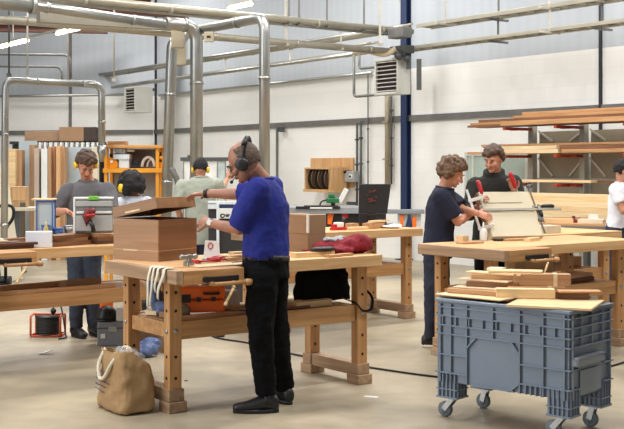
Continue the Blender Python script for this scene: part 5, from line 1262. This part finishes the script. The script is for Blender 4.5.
# ---- the man in grey at the left
J = dict(pelvis=at(84, 240, 10.4), neck=at(88, 180.5, 10.33), shR=at(69, 191, 10.3), shL=at(107, 190, 10.35), elR=at(55, 212, 10.3), wrR=at(66.5, 211, 10.02), elL=at(113, 215, 10.2), wrL=at(106, 218, 9.92), hipR=at(77, 246, 10.4), hipL=at(91, 246, 10.4),
         knR=at(77, 288, 10.35), knL=at(92, 288, 10.38), anR=at(76, 327, 10.38), anL=at(94, 326, 10.45), toeR=at(86, 334, 10.2), toeL=at(104, 333, 10.3))
P2, I2 = person('person', 'man in grey t-shirt with yellow ear defenders behind the left bench', fl0(at(85, 0, 10.4)), J, (at(86, 164, 10.25), V((.32, -.72, -.60)), 0), V((.1, -1, 0)), dict(vox=.008, hairm=HB, shirtm=GREYT, trm=BJ, floor=0, sleeve=.42, ainf=.030, sinf=.026, hem=-.06, bottom='jeans', shoem=BLACK,
    handR=(V((.8, -.5, -.3)), V((.2, -.6, -.7)), .7), handL=(V((-.5, -.8, -.1)), V((-.8, .2, -.4)), .6), hair=dict(r=.019, n=320, jit=.006, ex=1.11)))
defenders(P2, I2, YELLOW, BLACK, widen=1.05)
# ---- the woman with dark curly hair
J = dict(pelvis=at(137, 246, 12.35), neck=at(134, 196.5, 12.3), shL=at(121, 203.5, 12.2), shR=at(147, 202.5, 12.4), elL=at(117, 228, 12.3), wrL=at(121, 240, 12.5), elR=at(150, 228, 12.55), wrR=at(146, 238, 12.8), hipL=at(132, 251, 12.3), hipR=at(142, 251, 12.4),
         knL=at(132, 281, 12.3), knR=at(143, 281, 12.4), anL=at(132, 303, 12.3), anR=at(143, 302, 12.4), toeL=at(130, 308, 12.5), toeR=at(141, 308, 12.6))
P3, I3 = person('person', 'person with full dark curly hair and yellow ear defenders seen from behind', fl0(at(137, 0, 12.35)), J, (at(131.5, 187, 12.28), V((-.55, .75, -.3)), 0), V((-.5, .85, 0)), dict(vox=.009, hvox=.006, k=.95, skin=SKIND, hairm=HDK, shirtm=PALEB, trm=BJ, floor=0, sleeve=.45, sinf=.02, hem=-.08,
    handR=(V((-.3, .9, -.2)), V((0, 0, -1)), .5), handL=(V((.1, .9, -.2)), V((0, 0, -1)), .5), hair=dict(r=.042, n=220, jit=.015, ex=1.42, vox=.009, it=1, cond=lambda a, b, c: a < .55 and c > -.6 and not (c < -.25 and a > .1))))
defenders(P3, I3, YELLOW, YELLOW, r=.048, cupd=.05, widen=1.3, out=.112)
# ---- the man in pale green at the back
J = dict(pelvis=at(199, 236, 13.6), neck=at(201, 177, 13.6), shL=at(182.5, 186, 13.6), shR=at(216, 185, 13.6), elL=at(178, 209, 13.55), wrL=at(183, 227, 13.75), elR=at(222, 190, 13.85), wrR=at(227, 179, 14.0), hipL=at(194, 242, 13.6), hipR=at(205, 242, 13.6),
         knL=at(194, 268, 13.6), knR=at(206, 268, 13.6), anL=at(193, 290, 13.6), anR=at(207, 290, 13.6), toeL=at(192, 294, 13.9), toeR=at(208, 294, 13.9))
P4, I4 = person('person', 'man in pale green t-shirt seen from behind with yellow ear defenders', fl0(at(200, 0, 13.6)), J, (at(200.5, 169, 13.6), V((.05, .95, -.3)), 0), V((.1, 1, 0)), dict(vox=.009, hvox=.006, hairm=HDK, shirtm=SAGE, trm=NAVYJ, floor=0, sleeve=.44, ainf=.036, sinf=.035, hem=-.10,
    handR=(V((.3, .3, .7)), V((-.3, .9, 0)), .8), handL=(V((.2, .5, -.8)), V((.3, .3, .3)), .5), hair=dict(r=.014, n=300, cond=lambda a, b, c: c > -.35 and a < .5)))
defenders(P4, I4, YELLOW, BLACK, r=.038, widen=1.05)
fclamp('dark hand tool held up by the man in pale green', at(226, 180, 14.0), V((.55, .1, .6)), .24, BLKM, BLACK, .05)
# ---- the man in navy at the right bench
J = dict(pelvis=at(438, 246, 9.80), neck=at(445, 188, 9.80), chest=at(441, 210, 9.80), shR=at(441, 197, 9.64), shL=at(445, 196, 9.96), elR=at(458, 222, 9.66), wrR=at(471, 214, 9.86), elL=at(463, 210, 9.86), wrL=at(477, 213, 9.64), hipR=at(435, 252, 9.72), hipL=at(438, 252, 9.90),
         knR=at(433, 298, 9.72), knL=at(441, 297, 9.92), anR=at(431, 337, 9.76), anL=at(439, 333, 9.98), toeR=at(450, 345, 9.74), toeL=at(462, 342, 10.0))
P5, I5 = person('person', 'man in navy t-shirt with curly light brown hair at the right bench', fl0(at(436, 0, 9.85)), J, (at(452.5, 172, 9.78), V((.85, .12, -.42)), 0), V((.95, .3, 0)), dict(vox=.007, hairm=HCU, shirtm=NAVYT, trm=NAVYJ, floor=0, sleeve=.40, ainf=.032, slflare=.012, sinf=.026, hem=-.10, bottom='jeans', solem=OFFW,
    handR=(V((.5, .5, .15)), V((.1, .4, -.6)), .7), handL=(V((.75, -.02, -.25)), V((-.1, .8, -.6)), .5), hair=dict(r=.026, n=330, jit=.012, ex=1.12, vox=.0055, it=1, cond=lambda a, b, c: (c > .25 or a < .0 and c > -.6 or (a < .3 and c > .0)) and not (a > .62 and c < .5))))
I5['putmb']('ring', MB().tube([at(487, 217.5, 9.83)+V((.012*math.cos(x), 0, .012*math.sin(x))) for x in [2*PI*i/12 for i in range(13)]], .003, 6, cap=False), STEEL) if False else None
# ---- the man in the charcoal hoodie
J = dict(pelvis=at(492, 238, 10.38), neck=at(494, 174.5, 10.36), shR=at(475.5, 185, 10.34), shL=at(513, 183, 10.40), elR=at(469, 214, 10.25), wrR=at(478, 206, 9.99), elL=at(523, 211, 10.30), wrL=at(514, 191, 10.20), hipR=at(485, 245, 10.38), hipL=at(500, 245, 10.38),
         knR=at(484, 290, 10.36), knL=at(501, 290, 10.36), anR=at(484, 328, 10.40), anL=at(502, 328, 10.40), toeR=at(480, 336, 10.2), toeL=at(500, 336, 10.2))
P6, I6 = person('person', 'tall man in charcoal hoodie behind the cream cabinet front', fl0(at(493, 0, 10.4)), J, (at(493.5, 158.5, 10.28), V((-.55, -.78, -.26)), 0), V((-.2, -1, 0)), dict(vox=.007, hairm=HB, shirtm=HOOD, trm=BLKJ, floor=0, sleeve=.94, ainf=.030, sinf=.030, hem=-.10, hood=1, top='hoodie', collar=0,
    handL=(V((-.2, -.1, .9)), V((-.5, -.85, .1)), .9), handR=(V((.3, -.6, .6)), V((.7, .2, -.4)), .9), hair=dict(r=.022, n=300, jit=.008, ex=1.05, cond=lambda a, b, c: (c > .40 or a < -.05 and c > -.40 or (a < .25 and c > .05)))))
k = thing('bar_clamp', 'red handled clamp raised in the hand of the hooded man', 'clamp', at(511.5, 178, 10.10))
MB().tube([at(515.5, 188, 10.1)-k.location, at(514.5, 185, 10.1)-k.location, at(510.5, 174, 10.1)-k.location, at(510, 172, 10.1)-k.location], [.014, .019, .021, .014], 12).build('handle', RED, k)
MB().beam(at(516, 189, 10.1)-k.location, at(520, 198, 10.08)-k.location, .02, .012).build('bar', STEEL, k)
# ---- the person in white at the right edge
J = dict(pelvis=at(618, 228, 12.5), neck=at(622, 183, 12.5), shL=at(616, 190, 12.32), shR=at(627, 190, 12.65), elL=at(623, 211, 12.25), wrL=at(634, 208, 12.2), elR=at(634, 212, 12.7), wrR=at(640, 205, 12.5), hipL=at(615, 234, 12.42), hipR=at(621, 234, 12.58),
         knL=at(615, 270, 12.4), knR=at(622, 270, 12.6), anL=at(614, 300, 12.4), anR=at(624, 300, 12.6), toeL=at(624, 306, 12.3), toeR=at(634, 306, 12.5))
P7, I7 = person('person', 'person in white t-shirt and dark trousers cut by the right edge', fl0(at(618, 0, 12.5)), J, (at(624, 170, 12.45), V((.8, -.2, -.25)), 0), V((.9, -.2, 0)), dict(vox=.009, hvox=.006, hairm=HDK, shirtm=WHT, trm=NAVYJ, floor=0, sleeve=.42, ainf=.03, sinf=.02, hem=-.0,
    handR=(V((.8, 0, .2)), V((0, 0, -1)), .5), handL=(V((.8, 0, .2)), V((0, 0, -1)), .5), hair=dict(r=.016, n=300)))

# =====================================================  LIGHT AND CAMERA
w = bpy.data.worlds.new('daylight'); SC.world = w; w.use_nodes = True
w.node_tree.nodes['Background'].inputs['Color'].default_value = (.93, .97, 1.0, 1); w.node_tree.nodes['Background'].inputs['Strength'].default_value = .16
def area(loc, sx, sy, e, col=(1, .975, .94), rot=(0, 0, 0)):
    l = bpy.data.lights.new('hall_light', 'AREA'); l.shape = 'RECTANGLE'; l.size = sx; l.size_y = sy; l.energy = e; l.color = col
    o = bpy.data.objects.new('hall_light', l); COL.objects.link(o); o.location = loc; o.rotation_euler = rot; o['kind'] = 'structure'
for x, y in ((-3.5, 6), (1, 6), (5, 8), (-4.5, 12), (.5, 12), (4.2, 12.2), (-5, 18), (-.5, 17), (-5, 23)):
    area((x, y, 6.6), 3.2, .5, 205 if y < 11 else 255, rot=(0, 0, RB))
area((-10, 4, 4.0), 9, 4, 680, (.95, .975, 1.0), (0, math.radians(-70), math.radians(12)))  # soft daylight added from the left, as through an unseen window
area((0, -4, 5.6), 6, 3, 150, (.95, .97, 1.0), (math.radians(50), 0, 0))  # daylight from behind the camera, no opening modelled
cam = bpy.data.cameras.new('camera'); co = bpy.data.objects.new('camera', cam); COL.objects.link(co)
co.location = (0, 0, CH); co.rotation_euler = (PI/2, 0, 0)
cam.sensor_fit = 'HORIZONTAL'; cam.sensor_width = 36; cam.lens = 36*F/624; cam.shift_y = (HZ-214.5)/624; cam.clip_end = 200
SC.camera = co
SC.view_settings.view_transform = 'Standard'; SC.view_settings.look = 'None'; SC.view_settings.gamma = 1; SC.view_settings.use_curve_mapping = False
SC.view_settings.exposure = 0.06
SC.cycles.use_denoising = True; SC.cycles.max_bounces = 6; SC.cycles.diffuse_bounces = 3; SC.cycles.glossy_bounces = 3
